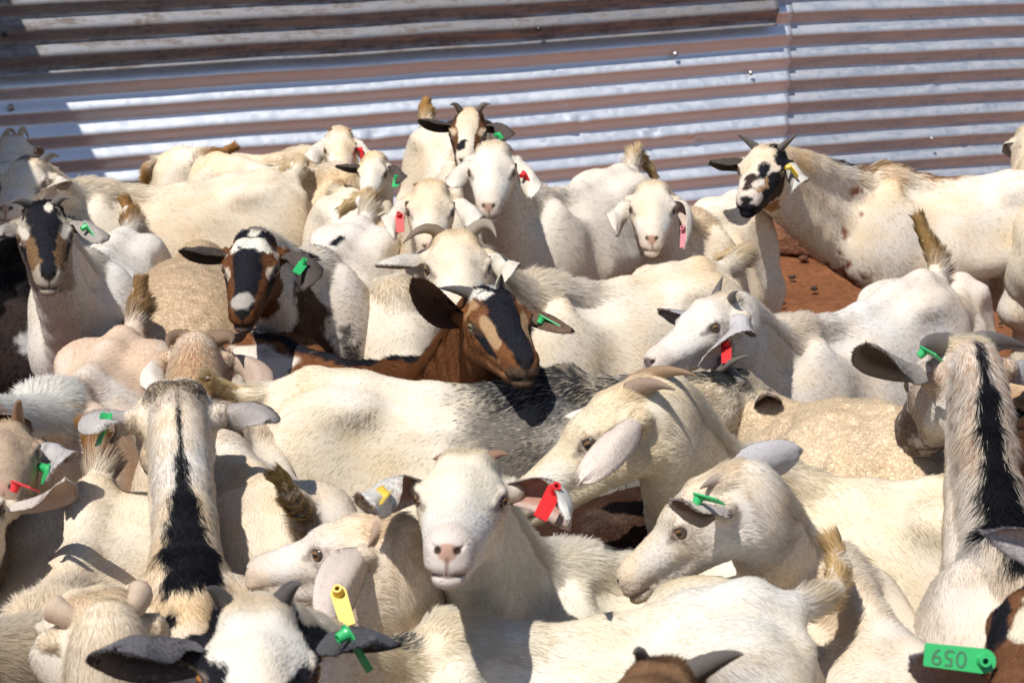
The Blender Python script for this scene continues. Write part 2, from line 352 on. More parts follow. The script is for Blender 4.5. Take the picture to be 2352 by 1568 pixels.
    # head
    def he(c, r, k=.02, sub=False, tilt=None, L_=hp):
        RR = RH if tilt is None else RH@tilt
        add(L_, ellip(hw(*c), np.array(r)*hs, RR), k*hs, sub)
    def hr(a, ra, b, rb, k=.018, sub=False): add(hp, rcone(hw(*a), ra*hs, hw(*b), rb*hs), k*hs, sub)
    he((0, 0, 0), (.066, .050, .052)); he((.055, 0, .018), (.06, .040, .033), .03)
    hr((.04, 0, .012), .036, (.194, 0, -.022), .0215)
    for s in (1, -1):
        he((.050, s*.036, .010), (.038, .024, .026)); hr((.05, s*.022, -.012), .036, (.194, s*.010, -.036), .0235)
        he((.030, s*.030, -.036), (.052, .022, .038)); hr((.00, s*.024, -.052), .026, (.168, s*.009, -.065), .0165)
        hr((-.02, s*.020, .035), .022, (.03, s*.018, .045), .016, .02)
        hr((-.015, s*.045, .002), .022, (-.02, s*.062, .006), .017, .015)     # ear root
    he((.214, 0, -.033), (.024, .027, .023)); he((.214, 0, -.051), (.024, .029, .014), .012)
    he((.212, 0, -.069), (.025, .0215, .014), .009); he((.175, 0, -.066), (.03, .019, .015), .015)
    for s in (1, -1):
        he((.073, s*.0635, .006), (.0150, .010, .0075), .006, True)
        hr((.052, s*.0555, .017), .005, (.070, s*.0560, .0195), .0055, .006); hr((.070, s*.0560, .0195), .0055, (.089, s*.0475, .009), .0035, .006)
        hr((.054, s*.0545, -.003), .0035, (.075, s*.053, -.006), .004, .006)
        he((.240, s*.0115, -.028), (.009, .0034, .0060), .003, True, np.array([[1,0,0],[0,.8,-.6*s],[0,.6*s,.8]])); hr((.236, s*.013, -.030), .0028, (.226, s*.0195, -.024), .0018, .003, True)
        hr((.240, s*.003, -.0630), .0022, (.215, s*.026, -.0610), .0026, .003, True); hr((.215, s*.026, -.0610), .0028, (.165, s*.033, -.051), .0022, .003, True)
    hr((.241, 0, -.042), .002, (.241, 0, -.058), .0025, .003, True)
    # grids
    hv = max(.0026, dist*.00105)*(.6 + .4*hs); bv = max(.0085, bd*.0026)
    if sheep: bv = max(.006, bd*.002)
    box0, box1 = np.array([-.055, -.098, -.135]), np.array([.272, .098, .10])
    order = body + prims + hp
    order = [o for o in order if not o[4]] + [o for o in order if o[4]]
    Vs = []; Fs = []
    pl = np.array([(np.asarray(o[1]) - O)@B for o in body + prims if o[0] is not torso]); pr = np.array([o[2] for o in body + prims if o[0] is not torso])[:, None]
    lo = (pl - pr).min(0) - .03; hi = (pl + pr).max(0) + .03; lo = np.minimum(lo, [-.43*sx, -.2*sy, -.01]); hi = np.maximum(hi, [.4*sx, .2*sy, .7]); lo[2] = max(lo[2], -.03)
    g = Field(lo, hi, bv, B, O)
    for f, c, r, k, sub in order: g.apply(f, c, r, max(k, .001), sub)
    V, Q = g.mesh(); q = hl(V); ins = ((q > box0) & (q < box1)).all(1); Q = Q[~ins[Q].all(1)]
    us = np.zeros(len(V), bool); us[Q] = True; mp = np.cumsum(us) - 1; Vs.append(V[us]); Fs.append(mp[Q])
    if d.get('head', True):
        g = Field(box0*hs - 3*hv, box1*hs + 3*hv, hv, RH, HO)
        for f, c, r, k, sub in order: g.apply(f, c, r, max(k, .001), sub)
        V, Q = g.mesh(); Vs.append(V); Fs.append(Q + len(Vs[0]))
    V = np.concatenate(Vs); Q = np.concatenate(Fs)
    # paint
    coat = d.get('coat', WHT); warm = d.get('warm', .35); patches = d.get('patches', [])
    crestP = np.concatenate([bez([bw(x, 0, z) for x, z in ((-.34, .64), (-.05, .645), (.19, .685))], 12), crest[1:]]); 
    cu = np.concatenate([np.linspace(-1, 0, 12), u9[1:]])
    cT_ = nrm_rows(np.gradient(crestP, axis=0)); upc = np.concatenate([np.tile(Zv, (12, 1)), nrm_rows(crest - mid)[1:]]); crestL = nrm_rows(np.cross(upc, cT_)); crestN = np.cross(cT_, crestL)
    def nearest(P, poly):
        best = np.full(len(P), 9.0); bi = np.zeros(len(P))
        for i in range(len(poly)-1):
            a = poly[i]; ab = poly[i+1] - a; t = np.clip((P - a)@ab/(ab@ab + 1e-12), 0, 1); dd = np.linalg.norm(P - a - t[:, None]*ab, axis=1); m = dd < best
            best[m] = dd[m]; bi[m] = i + t[m]
        return best, bi
    nosec = np.array(d.get('nosec', PNK)); eyec = np.array(d.get('eyec', (.42, .33, .28)))
    def paint(P, rnd=None):
        n = len(P); H = hl(P); Bc = bl(P); c = np.tile(np.array(coat, float), (n, 1))
        n1 = fbm(P, 7, seed); n2 = fbm(P, 26, seed + 5)
        ax_n = P - np.outer((P - O)@F, F)*.8; n3 = fbm(ax_n, 60, seed + 31, 2)
        w = np.clip(warm*(1.15 + 1.1*n1 + .35*n2 + .3*n3), 0, 1)[:, None]; c = c*(1 - w) + np.array(d.get('warmc', CRM))*w
        w = np.clip((.02 + d.get('dirt', .18))*(fbm(P, 12, seed + 71) + .25*n3 - .10), 0, .4)[:, None]; c = c*(1 - w) + np.array((.40, .33, .27))*w
        dc = None
        if d.get('head', True) and coat[0] > .5:
            for (ctr, r, colr, amt) in (((.215, 0, -.04), (.05, .05, .05), (.66, .50, .42), .45), ((-.01, 0, .05), (.06, .06, .035), CRM, .45), ((.072, .06, .004), (.035, .03, .022), (.56, .44, .38), .40), ((.14, .03, -.02), (.05, .03, .03), (.84, .82, .80), .5)):
                k = np.linalg.norm((np.stack([H[:, 0], np.abs(H[:, 1]) if ctr[1] else H[:, 1], H[:, 2]], 1) - np.array(ctr))/np.array(r), axis=1) + .25*n2; m = (sst(1.3, .4, k)*amt)[:, None]; c = c*(1 - m) + np.array(colr)*m
        for pt in patches:
            sp, ctr, r, col = pt[:4]; o = pt[4] if len(pt) > 4 else {}; nz = o.get('n', .3); fr = o.get('f', 45); so_ = o.get('s', .12)
            if sp in ('H', 'B'):
                X = (H if sp == 'H' else Bc).copy()
                if o.get('sym'): X[:, 1] = np.abs(X[:, 1])
                k = np.linalg.norm((X - np.array(ctr))/np.array(r), axis=1)
                if sp == 'B' and o.get('nohead', True): k = k + 9*((H[:, 0] > -.04) & (np.abs(H[:, 1]) < .12) & (np.abs(H[:, 2]) < .13))
            elif sp == 'HL':                # capsule between two head points: ctr=(a,b)
                X = H.copy()
                if o.get('sym'): X[:, 1] = np.abs(X[:, 1])
                a, b = (np.array(v) for v in ctr); ab = b - a; t = np.clip((X - a)@ab/(ab@ab), 0, 1); rr_ = r[0] + (r[1] - r[0])*t
                k = np.linalg.norm(X - a - t[:, None]*ab, axis=1)/rr_
            elif sp == 'HBK':                 # whole head beyond x0
                k = 1 - (H[:, 0] - ctr[0])/.05 - 9*(np.abs(H[:, 1]) > .14) ; k = np.where((np.abs(H[:, 2]) > .16) | (np.abs(H[:, 1]) > .14), 9, k)
            elif sp == 'C':                 # along the crest: ctr = (u0,u1), r = (w0,w1)
                if dc is None:
                    dc = nearest(P, crestP); fi = np.minimum(dc[1], len(crestP) - 1.001); i0 = fi.astype(int); fr_ = (fi - i0)[:, None]
                    cp = crestP[i0]*(1 - fr_) + crestP[i0 + 1]*fr_; lt = crestL[i0]*(1 - fr_) + crestL[i0 + 1]*fr_; dn_ = crestN[i0]*(1 - fr_) + crestN[i0 + 1]*fr_
                    lo_ = np.abs(((P - cp)*lt).sum(1)); ho_ = ((P - cp)*dn_).sum(1)
                u = np.interp(dc[1], np.arange(len(cu)), cu); t = np.clip((u - ctr[0])/(ctr[1] - ctr[0]), 0, 1); wv = r[0] + (r[1] - r[0])*t
                k = lo_/np.maximum(wv, .003) + 3*np.maximum(ctr[0] - u, 0)/.12 + 3*np.maximum(u - ctr[1], 0)/.12 + 6*(ho_ < -.012)
                k = np.where((H[:, 0] > -.035) & (np.abs(H[:, 1]) < .1), 9, k)
            k = k + nz*fbm(P, fr, seed + 11 + int(ctr[0][0]*99 if sp == 'HL' else 0), 3)
            m = sst(1 + so_, 1 - so_, k)
            if o.get('roan') is not None:
                if rnd is None: m = m*o['roan']
                else: m = (rnd < m*o['roan']).astype(float)
            elif rnd is not None: m = np.where(np.abs(m - .5) < .49, (rnd < m).astype(float), m)
            m = m[:, None]; c = c*(1 - m) + np.array(col)*m
        if d.get('head', True):
            k = np.linalg.norm((H - np.array([.240, 0, -.031]))/np.array([.010, .0215, .0140]), axis=1); m = sst(1.15, .85, k + .5*np.clip((-.030 - H[:, 2])/.015, 0, 1)*np.abs(H[:, 1])/.010)[:, None]; c = c*(1 - m) + nosec*m
            k = np.abs(H[:, 1])/.0022 + 9*(H[:, 0] < .215) + 9*(H[:, 2] > -.036) + 9*(H[:, 2] < -.062); m = sst(1.3, .6, k)[:, None]*.8; c = c*(1 - m) + nosec*.45*m
            Hy = np.stack([H[:, 0], np.abs(H[:, 1]), H[:, 2]], 1)
            k = np.linalg.norm((Hy - np.array([.236, .0128, -.0285]))/np.array([.016, .0052, .0052]), axis=1); m = sst(1.25, .8, k)[:, None]; c = c*(1 - m) + nosec*.10*m
            k = np.abs(H[:, 2] + .0615 - .03*np.maximum(.2 - H[:, 0], 0))/.003 + 9*(H[:, 0] < .16) + 9*(np.abs(H[:, 1]) > .04) + 3*sst(.19, .165, H[:, 0]); m = sst(1.3, .6, k)[:, None]*.75; c = c*(1 - m) + nosec*.35*m
            k = np.linalg.norm((Hy - np.array([.072, .057, .006]))/np.array([.021, .012, .0125]), axis=1); m = sst(1.3, .75, k)[:, None]*.85; c = c*(1 - m) + eyec*m
            k = np.linalg.norm((Hy - np.array([.095, .046, -.001]))/np.array([.014, .010, .006]), axis=1); m = sst(1.2, .7, k)[:, None]*.6; c = c*(1 - m) + eyec*.5*m
        hz = P[:, 2] < .035; c[hz] = (.04, .035, .03)
        return np.clip(c, .008, .9)
    # flow
    N = vnormals(V, Q)
    dn, iu = nearest(V, mid)
    def flow(P, N_, u):
        H = hl(P); Bc = bl(P); wh = sst(-.09, -.02, H[:, 0])*(np.abs(H[:, 1]) < .12)*(np.abs(H[:, 2]) < .14); wn = sst(.02, .35, u)*(1 - wh)
        wl = sst(.40, .28, Bc[:, 2])*(1 - wh)*(1 - wn); wb = 1 - wh - wn - wl
        lat = np.abs(N_@Lf)
        f = wb[:, None]*(-F - Zv*(.12 + .75*lat[:, None])) + wn[:, None]*(nrm(c0*.5 + t0*.5 - occ)*1.0 - Zv*.25) - wh[:, None]*xh + wl[:, None]*(-Zv - F*.2)
        f = f + .42*np.stack([noise(P, 8, seed + 40 + i) for i in range(3)], 1) + .16*np.stack([noise(P, 40, seed + 50 + i) for i in range(3)], 1)
        f = f - N_*(f*N_).sum(1, keepdims=True); return f/(np.linalg.norm(f, axis=1, keepdims=True) + 1e-9)
    FL = flow(V, N, iu/8.0); col = paint(V); kind = np.zeros(len(V)); 
    # ears, joined to the same mesh
    earinfo = []; allV = [V]; allQ = [Q]; allC = [col]; allF = [FL]; allK = [kind]; base = len(V)
    root = bpy.data.objects.new(d['name'], None); C.objects.link(root); root.empty_display_size = .1
    root['label'] = d['label']; root['category'] = 'sheep' if sheep else 'goat'; root['group'] = 'sheep among the goats' if sheep else 'goats crowded in the pen'
    if d.get('head', True):
        for i, s in enumerate((1, -1)):      # +1 is the goat's own left
            e = d.get('ears', [None, None])[i] or {}
            eb = hw(-.016, s*.060, .006); EL = e.get('L', .165)*hs
            if 'tip' in e: T3, _ = on_sphere(e['tip'][0], e['tip'][1], eb, EL*.93, e['tip'][2] == 'n')
            else: T3 = eb + RH@np.array([.02, s*.35, -.9])*EL*.9
            out = RH@np.array([-.05, s*1.0, .10]); bow = e.get('bow', .38); P_ = bez([eb - out*.012, eb + out*EL*bow, (eb + T3)/2 + out*EL*bow*.5, T3], 15)
            hang = sst(-.35, -.75, ((T3 - eb)/EL)@Zv); odef = np.array((.75, s*.15, -.45))*(1 - hang) + np.array((.45, -s*.8, -.2))*hang
            on = RH@np.array(e.get('o', odef)); EW = e.get('W', .060)*hs; nu, nv = 15, 11; T = np.gradient(P_, axis=0); ev = []; ecol = []
            oc = np.array(e.get('oc', d.get('earc', np.array(coat)*.93))); ic = np.array(e.get('ic', d.get('inc', (.60, .45, .38))))
            for side in (0, 1):
                for a in range(nu):
                    u = a/(nu-1); t = nrm(T[a]); n_ = nrm(on - t*(on@t)); la = np.cross(t, n_); tw = e.get('twist', 0)*u; n_, la = n_*math.cos(tw) + la*math.sin(tw), la*math.cos(tw) - n_*math.sin(tw)
                    w = EW*.5*(.42 + .58*math.sin(math.pi*min(u*1.25 + .12, 1)**.9)*1.0 if u < .55 else 1)*(1 if u < .55 else math.sqrt(max(1 - ((u-.55)/.45)**2, 0))*.97 + .03)
                    if u < .55: w = EW*.5*(.40 + .60*math.sin(math.pi/2*u/.55))
                    cup = min(e.get('cup', .75), .9)*(1 - u)**.8 + .18
                    for b in range(nv):
                        v = -1 + 2*b/(nv-1); p = P_[a] + la*(math.sin(v*cup*1.3)/max(math.sin(cup*1.3), .3) if cup > .5 else v)*w + n_*w*cup*(v*v - .35)*1.25
                        p = p - n_*.0032*(1 - .6*abs(v))*side*hs + n_*.0035*noise(np.array([[u*3.1 + s, v*1.3, seed]]), 1.5)[0]; ev.append(p)
                        cc_ = oc if side else ic*(1.0 if abs(v) < .8 else 0.6) + (oc*.4 if abs(v) >= .8 else 0); ecol.append(cc_*(.93 + .08*noise(np.array([[u*4, v*3, seed*.37]]), 1)[0] + .06*noise(np.array([[u*3, v*14, seed*.7]]), 1)[0]))
            ev = np.array(ev); q = []
            for side in (0, 1):
                o = side*nu*nv
                for a in range(nu-1):
                    for b in range(nv-1):
                        f4 = [o + a*nv+b, o + (a+1)*nv+b, o + (a+1)*nv+b+1, o + a*nv+b+1]; q.append(f4 if side == 0 else f4[::-1])
            m = nu*nv
            for a in range(nu-1):
                q.append([a*nv, m + a*nv, m + (a+1)*nv, (a+1)*nv]); q.append([a*nv+nv-1, (a+1)*nv+nv-1, m + (a+1)*nv+nv-1, m + a*nv+nv-1])
            for b in range(nv-1): o = (nu-1)*nv; q.append([o+b, m+o+b, m+o+b+1, o+b+1])
            q = np.array(q); fn_ = np.cross(ev[q[70][2]] - ev[q[70][0]], ev[q[70][3]] - ev[q[70][1]])
            if fn_@nrm(on - nrm(T[7])*(on@nrm(T[7]))) < 0: q = q[:, ::-1]
            if d.get('earpatch'): pass
            allV.append(ev); allQ.append(q + base); allC.append(np.clip(np.array(ecol), .008, .9)); tt = np.repeat(T/np.linalg.norm(T, axis=1, keepdims=True), nv, axis=0); allF.append(np.concatenate([tt, tt]))
            allK.append(np.concatenate([np.full(m, 2.), np.full(m, 1.)])); base += len(ev)
            earinfo.append((P_, T3))
    V, Q, col, FL, kind = (np.concatenate(a) for a in (allV, allQ, allC, allF, allK))
    rl = np.array([*O[:2], 0.]); root.location = rl; off = rl
    kids = []
    bo = new_mesh('body', V - off, Q, M_WOOL if sheep else M_COAT, root, col, True, {'flow': FL})
    def rel(o): o.data.transform(__import__('mathutils').Matrix.Translation(Vector(-off)))
    # horns, eyes, tags
    if d.get('head', True):
        for i, s in enumerate((1, -1)):
            h = d.get('horns', [None, None])[i]
            if h:
                hb = hw(-.030, s*h.get('wide', .027), .043); HLn = h.get('L', .09); T3, _ = on_sphere(h['tip'][0], h['tip'][1], hb, HLn, h['tip'][2] == 'n')
                bowv = RH@np.array(h.get('bow', (0, 0, .35))); P_ = bez([hb - (T3-hb)*.10, hb + (T3 - hb)*.4 + bowv*HLn, T3], 16); r0 = h.get('r', .0155)*hs; uu = np.linspace(0, 1, 16)
                Vh, Fh = loft(P_, r0*(1 - uu**1.25)*.97 + .0012, 12, .78, RH[:, 1], .035); hc_ = np.array(h.get('c', (.17, .14, .12))); cv = np.repeat(hc_[None]*(1.1 - .35*uu[:, None]), 12, 0)
                ho = new_mesh('horn', Vh - off, Fh, M_HORN, root, cv)
            er = .0150*hs; ce = hw(.0660, s*.0490, .0055); lk = nrm(RH@np.array([.35, s*.92, -.02])); upv = RH[:, 2]; sd = nrm(np.cross(upv, lk)); upv = np.cross(lk, sd); Ve = []; Ce = []; Fe = []
            iris = np.array(d.get('iris', (.20, .11, .04)))
            for a in range(13):
                th = math.pi*a/12*.62
                for b in range(20):
                    ph = b/20*2*math.pi; v = lk*math.cos(th) + (sd*math.cos(ph) + upv*math.sin(ph))*math.sin(th); Ve.append(ce + v*er)
                    yy, zz = (v@sd), (v@upv); Ce.append((.006, .006, .008) if (abs(yy) < .46 and abs(zz) < .20) else (tuple(iris) if th < .62 else (.05, .035, .03)))
            for a in range(12):
                for b in range(20): Fe.append([a*20+b, (a+1)*20+b, (a+1)*20+(b+1) % 20, a*20+(b+1) % 20])
            new_mesh('eye', np.array(Ve) - off, np.array(Fe), M_EYE, root, np.array(Ce))
        for tg in d.get('tags', []):
            ei, spec = tg; tipd = np.linalg.norm(earinfo[ei][0][9] - CAMP) - .012
            to = make_tag(root, None, spec, tipd)
            rel(to); [rel(c_) for c_ in to.children]
    # ---------------- hair
    tri = np.concatenate([Q[:, [0, 1, 2]], Q[:, [0, 2, 3]]]); A, Bv, Cv = V[tri[:, 0]], V[tri[:, 1]], V[tri[:, 2]]; cr = np.cross(Bv - A, Cv - A); ar = np.linalg.norm(cr, axis=1)*.5
    N = vnormals(V, Q); ctr = (A + Bv + Cv)/3; tn = cr/(np.linalg.norm(cr, axis=1, keepdims=True) + 1e-12)
    px, py, zc = proj(ctr); vv = CAMP - ctr; dd = np.linalg.norm(vv, axis=1); fc = (tn*vv).sum(1)/dd
    vis = (px > -200) & (px < PW + 200) & (py > -150) & (py < PH + 150) & (fc > -.30) & (zc > .3) & (ctr[:, 2] > .03)
    if d.get('vis') : vis &= (py < d['vis'])
    ppm = FPX*1024/PW/dd; den = d.get('den', .75)*ppm**2*np.where(kind[tri[:, 0]] > 0, 1.3, 1.0); wgt = ar*den*vis*np.where(fc < .1, .6, 1.0); n = int(min(wgt.sum(), 170000))
    if n > 50 and not NOHAIR:
        idx = rs.choice(len(tri), n, p=wgt/wgt.sum()); r1 = np.sqrt(rs.random(n)); r2 = rs.random(n); ba, bb, bc = 1 - r1, r1*(1 - r2), r1*r2
        mixv = lambda X: X[tri[idx, 0]]*ba[:, None] + X[tri[idx, 1]]*bb[:, None] + X[tri[idx, 2]]*bc[:, None]
        P = mixv(V); Nn = mixv(N); Nn /= np.linalg.norm(Nn, axis=1, keepdims=True) + 1e-9; Fd = mixv(FL); kd = kind[tri[idx, 0]]; ppx = ppm[idx]
        H = hl(P); Bc = bl(P); rnd = rs.random(n); cc = paint(P, rnd); ear = kd > 0
        cc[ear] = mixv(col)[ear]
        hm = (H[:, 0] > -.05) & (np.abs(H[:, 1]) < .11) & (np.abs(H[:, 2]) < .14)
        face = sst(-.05, .05, H[:, 0])*hm
        Ln = .0125*(1 - face) + .0085*face; Ln = np.where(Bc[:, 2] < .36, np.where(hm, Ln, .011), Ln); Ln[ear] = .0075
        dcr, ic_ = nearest(P, crestP); cuu = np.interp(ic_, np.arange(len(cu)), cu); topn = np.clip(Nn[:, 2], 0, 1)
        mn = d.get('mane', 1.0)*np.exp(-(np.maximum(dcr - .045, 0)/.014)**2)*sst(-.45, -.02, cuu)*sst(.95, .6, cuu)*(topn > .15)*(~ear)*(~hm)
        Ln = Ln*(1 + 1.0*mn); lift = .03 + .13*face + .24*mn + .05*rs.random(n)
        topk = sst(.02, -.03, H[:, 0])*sst(.02, .045, H[:, 2])*hm; Ln = np.where((H[:, 0] > .19) & hm, .0070, Ln) + .008*topk; lift = lift + .3*topk + .04*ear
        if sheep: Ln = np.full(n, .010); lift = rs.uniform(.3, 1.2, n); Fd = nrm_rows(rs.normal(size=(n, 3)))
        if d.get('beard'): bm_ = (np.linalg.norm((H - np.array([.165, 0, -.083]))/np.array([.03, .014, .02]), axis=1) < 1); Ln[bm_] = .055; Fd[bm_] = -Zv; lift[bm_] = .5
        # bare skin: nose, eye rims, mouth line
        bald = (np.linalg.norm((H - np.array([.236, 0, -.032]))/np.array([.015, .024, .018]), axis=1) < 1) | (np.linalg.norm((np.stack([H[:, 0], np.abs(H[:, 1]), H[:, 2]], 1) - np.array([.072, .057, .007]))/np.array([.020, .012, .0125]), axis=1) < 1) | ((kd == 2) & (rs.random(n) < .6))
        bald |= (np.abs(H[:, 2] + .0615) < .005) & (H[:, 0] > .15) & hm
        Ln = Ln*hs**.5*rs.uniform(.65, 1.15, n); Fd = Fd - Nn*(Fd*Nn).sum(1, keepdims=True); Fd /= np.linalg.norm(Fd, axis=1, keepdims=True) + 1e-9
        Fd = Fd + rs.normal(size=(n, 3))*.10; d0 = Fd*np.cos(lift)[:, None] + Nn*np.sin(lift)[:, None]; d1 = Fd*1.0 + Nn*(.01 + .22*mn)[:, None] - Zv*.05
        d0 /= np.linalg.norm(d0, axis=1, keepdims=True); d1 /= np.linalg.norm(d1, axis=1, keepdims=True)
        p0 = P - Nn*.001; p1 = p0 + d0*(Ln*.4)[:, None]; p2 = p1 + (d0*.4 + d1*.6)*(Ln*.35)[:, None]; p3 = p2 + d1*(Ln*.35)[:, None]
        PP = np.stack([p0, p1, p2, p3], 1); cl = fbm(P - FL_dot(P, Fd)*.75, 95, seed + 77, 2)
        cc = cc*(1 + .10*cl + rs.uniform(-.09, .09, n)*(1 + .6*face))[:, None]
        keep = ~bald; rad = (.36/ppx)[:, None]*np.array([1, .95, .7, .2]); PP, rad, cc, Nn = PP[keep], rad[keep], cc[keep], Nn[keep]
        # tail tuft
        tc = d.get('tailc', GLD)
        if tail is not None and not sheep:
            m = int(d.get('tn', 2600)*1.3); tt = rs.random(m)**.9; ii = tt*(len(tail)-1); i0 = np.minimum(ii.astype(int), len(tail)-2); f_ = (ii - i0)[:, None]
            pp = tail[i0]*(1 - f_) + tail[i0+1]*f_; tg_ = nrm_rows(tail[i0+1] - tail[i0]); rd = rs.normal(size=(m, 3)); rd = rd - tg_*(rd*tg_).sum(1, keepdims=True); rd = nrm_rows(rd)
            cl_ = np.stack([noise(pp + rd*.01, 60, seed + 91 + i) for i in range(3)], 1)*.35
            gd = nrm(np.array([rs.uniform(-1, 1), -.2, 0]))
            ln = d.get('thair', .05)*(0.5 + .45*np.sin(math.pi*np.minimum(tt + .25, 1)))*rs.uniform(.6, 1.15, m); rr_ = (.016*(1 - tt*.5))[:, None]
            a0 = pp + rd*rr_*.7; q0 = nrm_rows(tg_ + rd*.40 + cl_*.7); q1 = nrm_rows(tg_*.9 + rd*.22 + cl_*.9 + gd*.35 - Zv*.15)
            TPp = np.stack([a0, a0 + q0*(ln*.4)[:, None], a0 + q0*(ln*.4)[:, None] + (q0+q1)*.5*(ln*.3)[:, None], a0 + q0*(ln*.4)[:, None] + (q0+q1)*.5*(ln*.3)[:, None] + q1*(ln*.3)[:, None]], 1)
            mixt = np.clip(tt*2.4 + rs.uniform(-.25, .3, m), 0, 1)[:, None]; tcol = (np.array(coat)*(1 - mixt) + np.array(tc)*mixt)*rs.uniform(.75, 1.2, m)[:, None]
            pm = FPX*1024/PW/np.linalg.norm(tb - CAMP); trad = np.full((m, 1), .42/pm)*np.array([1, .95, .7, .25])
            PP = np.concatenate([PP, TPp]); rad = np.concatenate([rad, trad]); cc = np.concatenate([cc, tcol]); Nn = np.concatenate([Nn, rd])
        hair('fur', PP - off, rad, np.clip(cc, .008, .92), Nn, M_FUR, root); STATS[0] += len(PP)
    STATS[1] += len(V)
    nlr = np.linalg.norm(P3 - Wt); REPORT.append(f"{d['id']:>4} L={L0:.2f} sx={sx:.2f} Wy={W3[1]:.2f} Ry={R3[1]:.2f} poll=({P3[0]:.2f},{P3[1]:.2f},{P3[2]:.2f}) nose=({N3[0]:.2f},{N3[1]:.2f},{N3[2]:.2f}) miss={m1:.2f},{m2:.2f} n={n}")
    return root
def nrm_rows(v): return v/(np.linalg.norm(v, axis=1, keepdims=True) + 1e-9)
def FL_dot(P, Fd): return Fd*(P*Fd).sum(1, keepdims=True)
# ---------------------------------------------------------------- ground
def soil_mat():
    m, t, b = mat('red_soil', rough=0.95, spec=0.1); L = t.links; g = node(t, 'ShaderNodeNewGeometry')
    n1 = node(t, 'ShaderNodeTexNoise', i_Scale=1.6, i_Detail=6.0, i_Roughness=0.6); n2 = node(t, 'ShaderNodeTexNoise', i_Scale=26.0, i_Detail=8.0, i_Roughness=0.7); n3 = node(t, 'ShaderNodeTexVoronoi', i_Scale=55.0)
    for n in (n1, n2, n3): L.new(g.outputs['Position'], n.inputs['Vector'])
    r1 = node(t, 'ShaderNodeValToRGB'); L.new(n1.outputs[0], r1.inputs[0]); r1.color_ramp.elements[0].position = .3; r1.color_ramp.elements[0].color = (.165, .062, .027, 1); r1.color_ramp.elements[1].position = .7; r1.color_ramp.elements[1].color = (.27, .11, .048, 1)
    mr = node(t, 'ShaderNodeMapRange', i_1=.3, i_2=.7, i_3=.62, i_4=1.2); L.new(n2.outputs[0], mr.inputs[0])
    s = node(t, 'ShaderNodeVectorMath', operation='SCALE'); L.new(r1.outputs[0], s.inputs[0]); L.new(mr.outputs[0], s.inputs['Scale']); L.new(s.outputs[0], b.inputs['Base Color'])
    ad = node(t, 'ShaderNodeMath', operation='ADD'); L.new(n2.outputs[0], ad.inputs[0]); L.new(n3.outputs[0], ad.inputs[1])
    bm = node(t, 'ShaderNodeBump', i_Strength=.55, i_Distance=.012); L.new(ad.outputs[0], bm.inputs['Height']); L.new(bm.outputs[0], b.inputs['Normal']); return m
M_SOIL = soil_mat()
xs_ = np.concatenate([np.linspace(-60, -4, 12), np.linspace(-3.9, 3.9, 150), np.linspace(4, 60, 12)]); ys_ = np.concatenate([np.linspace(-30, .4, 8), np.linspace(.5, 9, 150), np.linspace(9.2, 80, 10)])
gx, gy = np.meshgrid(xs_, ys_, indexing='ij'); gp = np.stack([gx, gy, gx*0], -1).reshape(-1, 3)
gz = .010*fbm(gp, 2.2, 3) + .006*fbm(gp, 9, 4); near = (np.abs(gp[:, 0]) < 6) & (gp[:, 1] < 10); gp[:, 2] = np.where(near, gz, gz*.3)
# wall line and a low bank of soil against its foot on the right
WA, WB = np.array([-1.86, 6.60]), np.array([2.16, 8.12]); WD = (WB - WA)/np.linalg.norm(WB - WA); WN = np.array([WD[1], -WD[0]])   # WN faces the camera side
dw = (gp[:, :2] - WA)@WN; aw = (gp[:, :2] - WA)@WD
gp[:, 2] += np.where(near, .13*sst(3.3, 4.3, aw)*sst(.55, .0, dw) + .03*sst(.35, 0, dw), 0)
nx_, ny_ = len(xs_), len(ys_); ii, jj = np.meshgrid(np.arange(nx_-1), np.arange(ny_-1), indexing='ij'); q0 = (ii*ny_ + jj).ravel()
go = new_mesh('ground', gp, np.stack([q0, q0 + ny_, q0 + ny_ + 1, q0 + 1], 1), M_SOIL); go['kind'] = 'structure'; go['label'] = 'bare reddish brown soil of the pen floor'

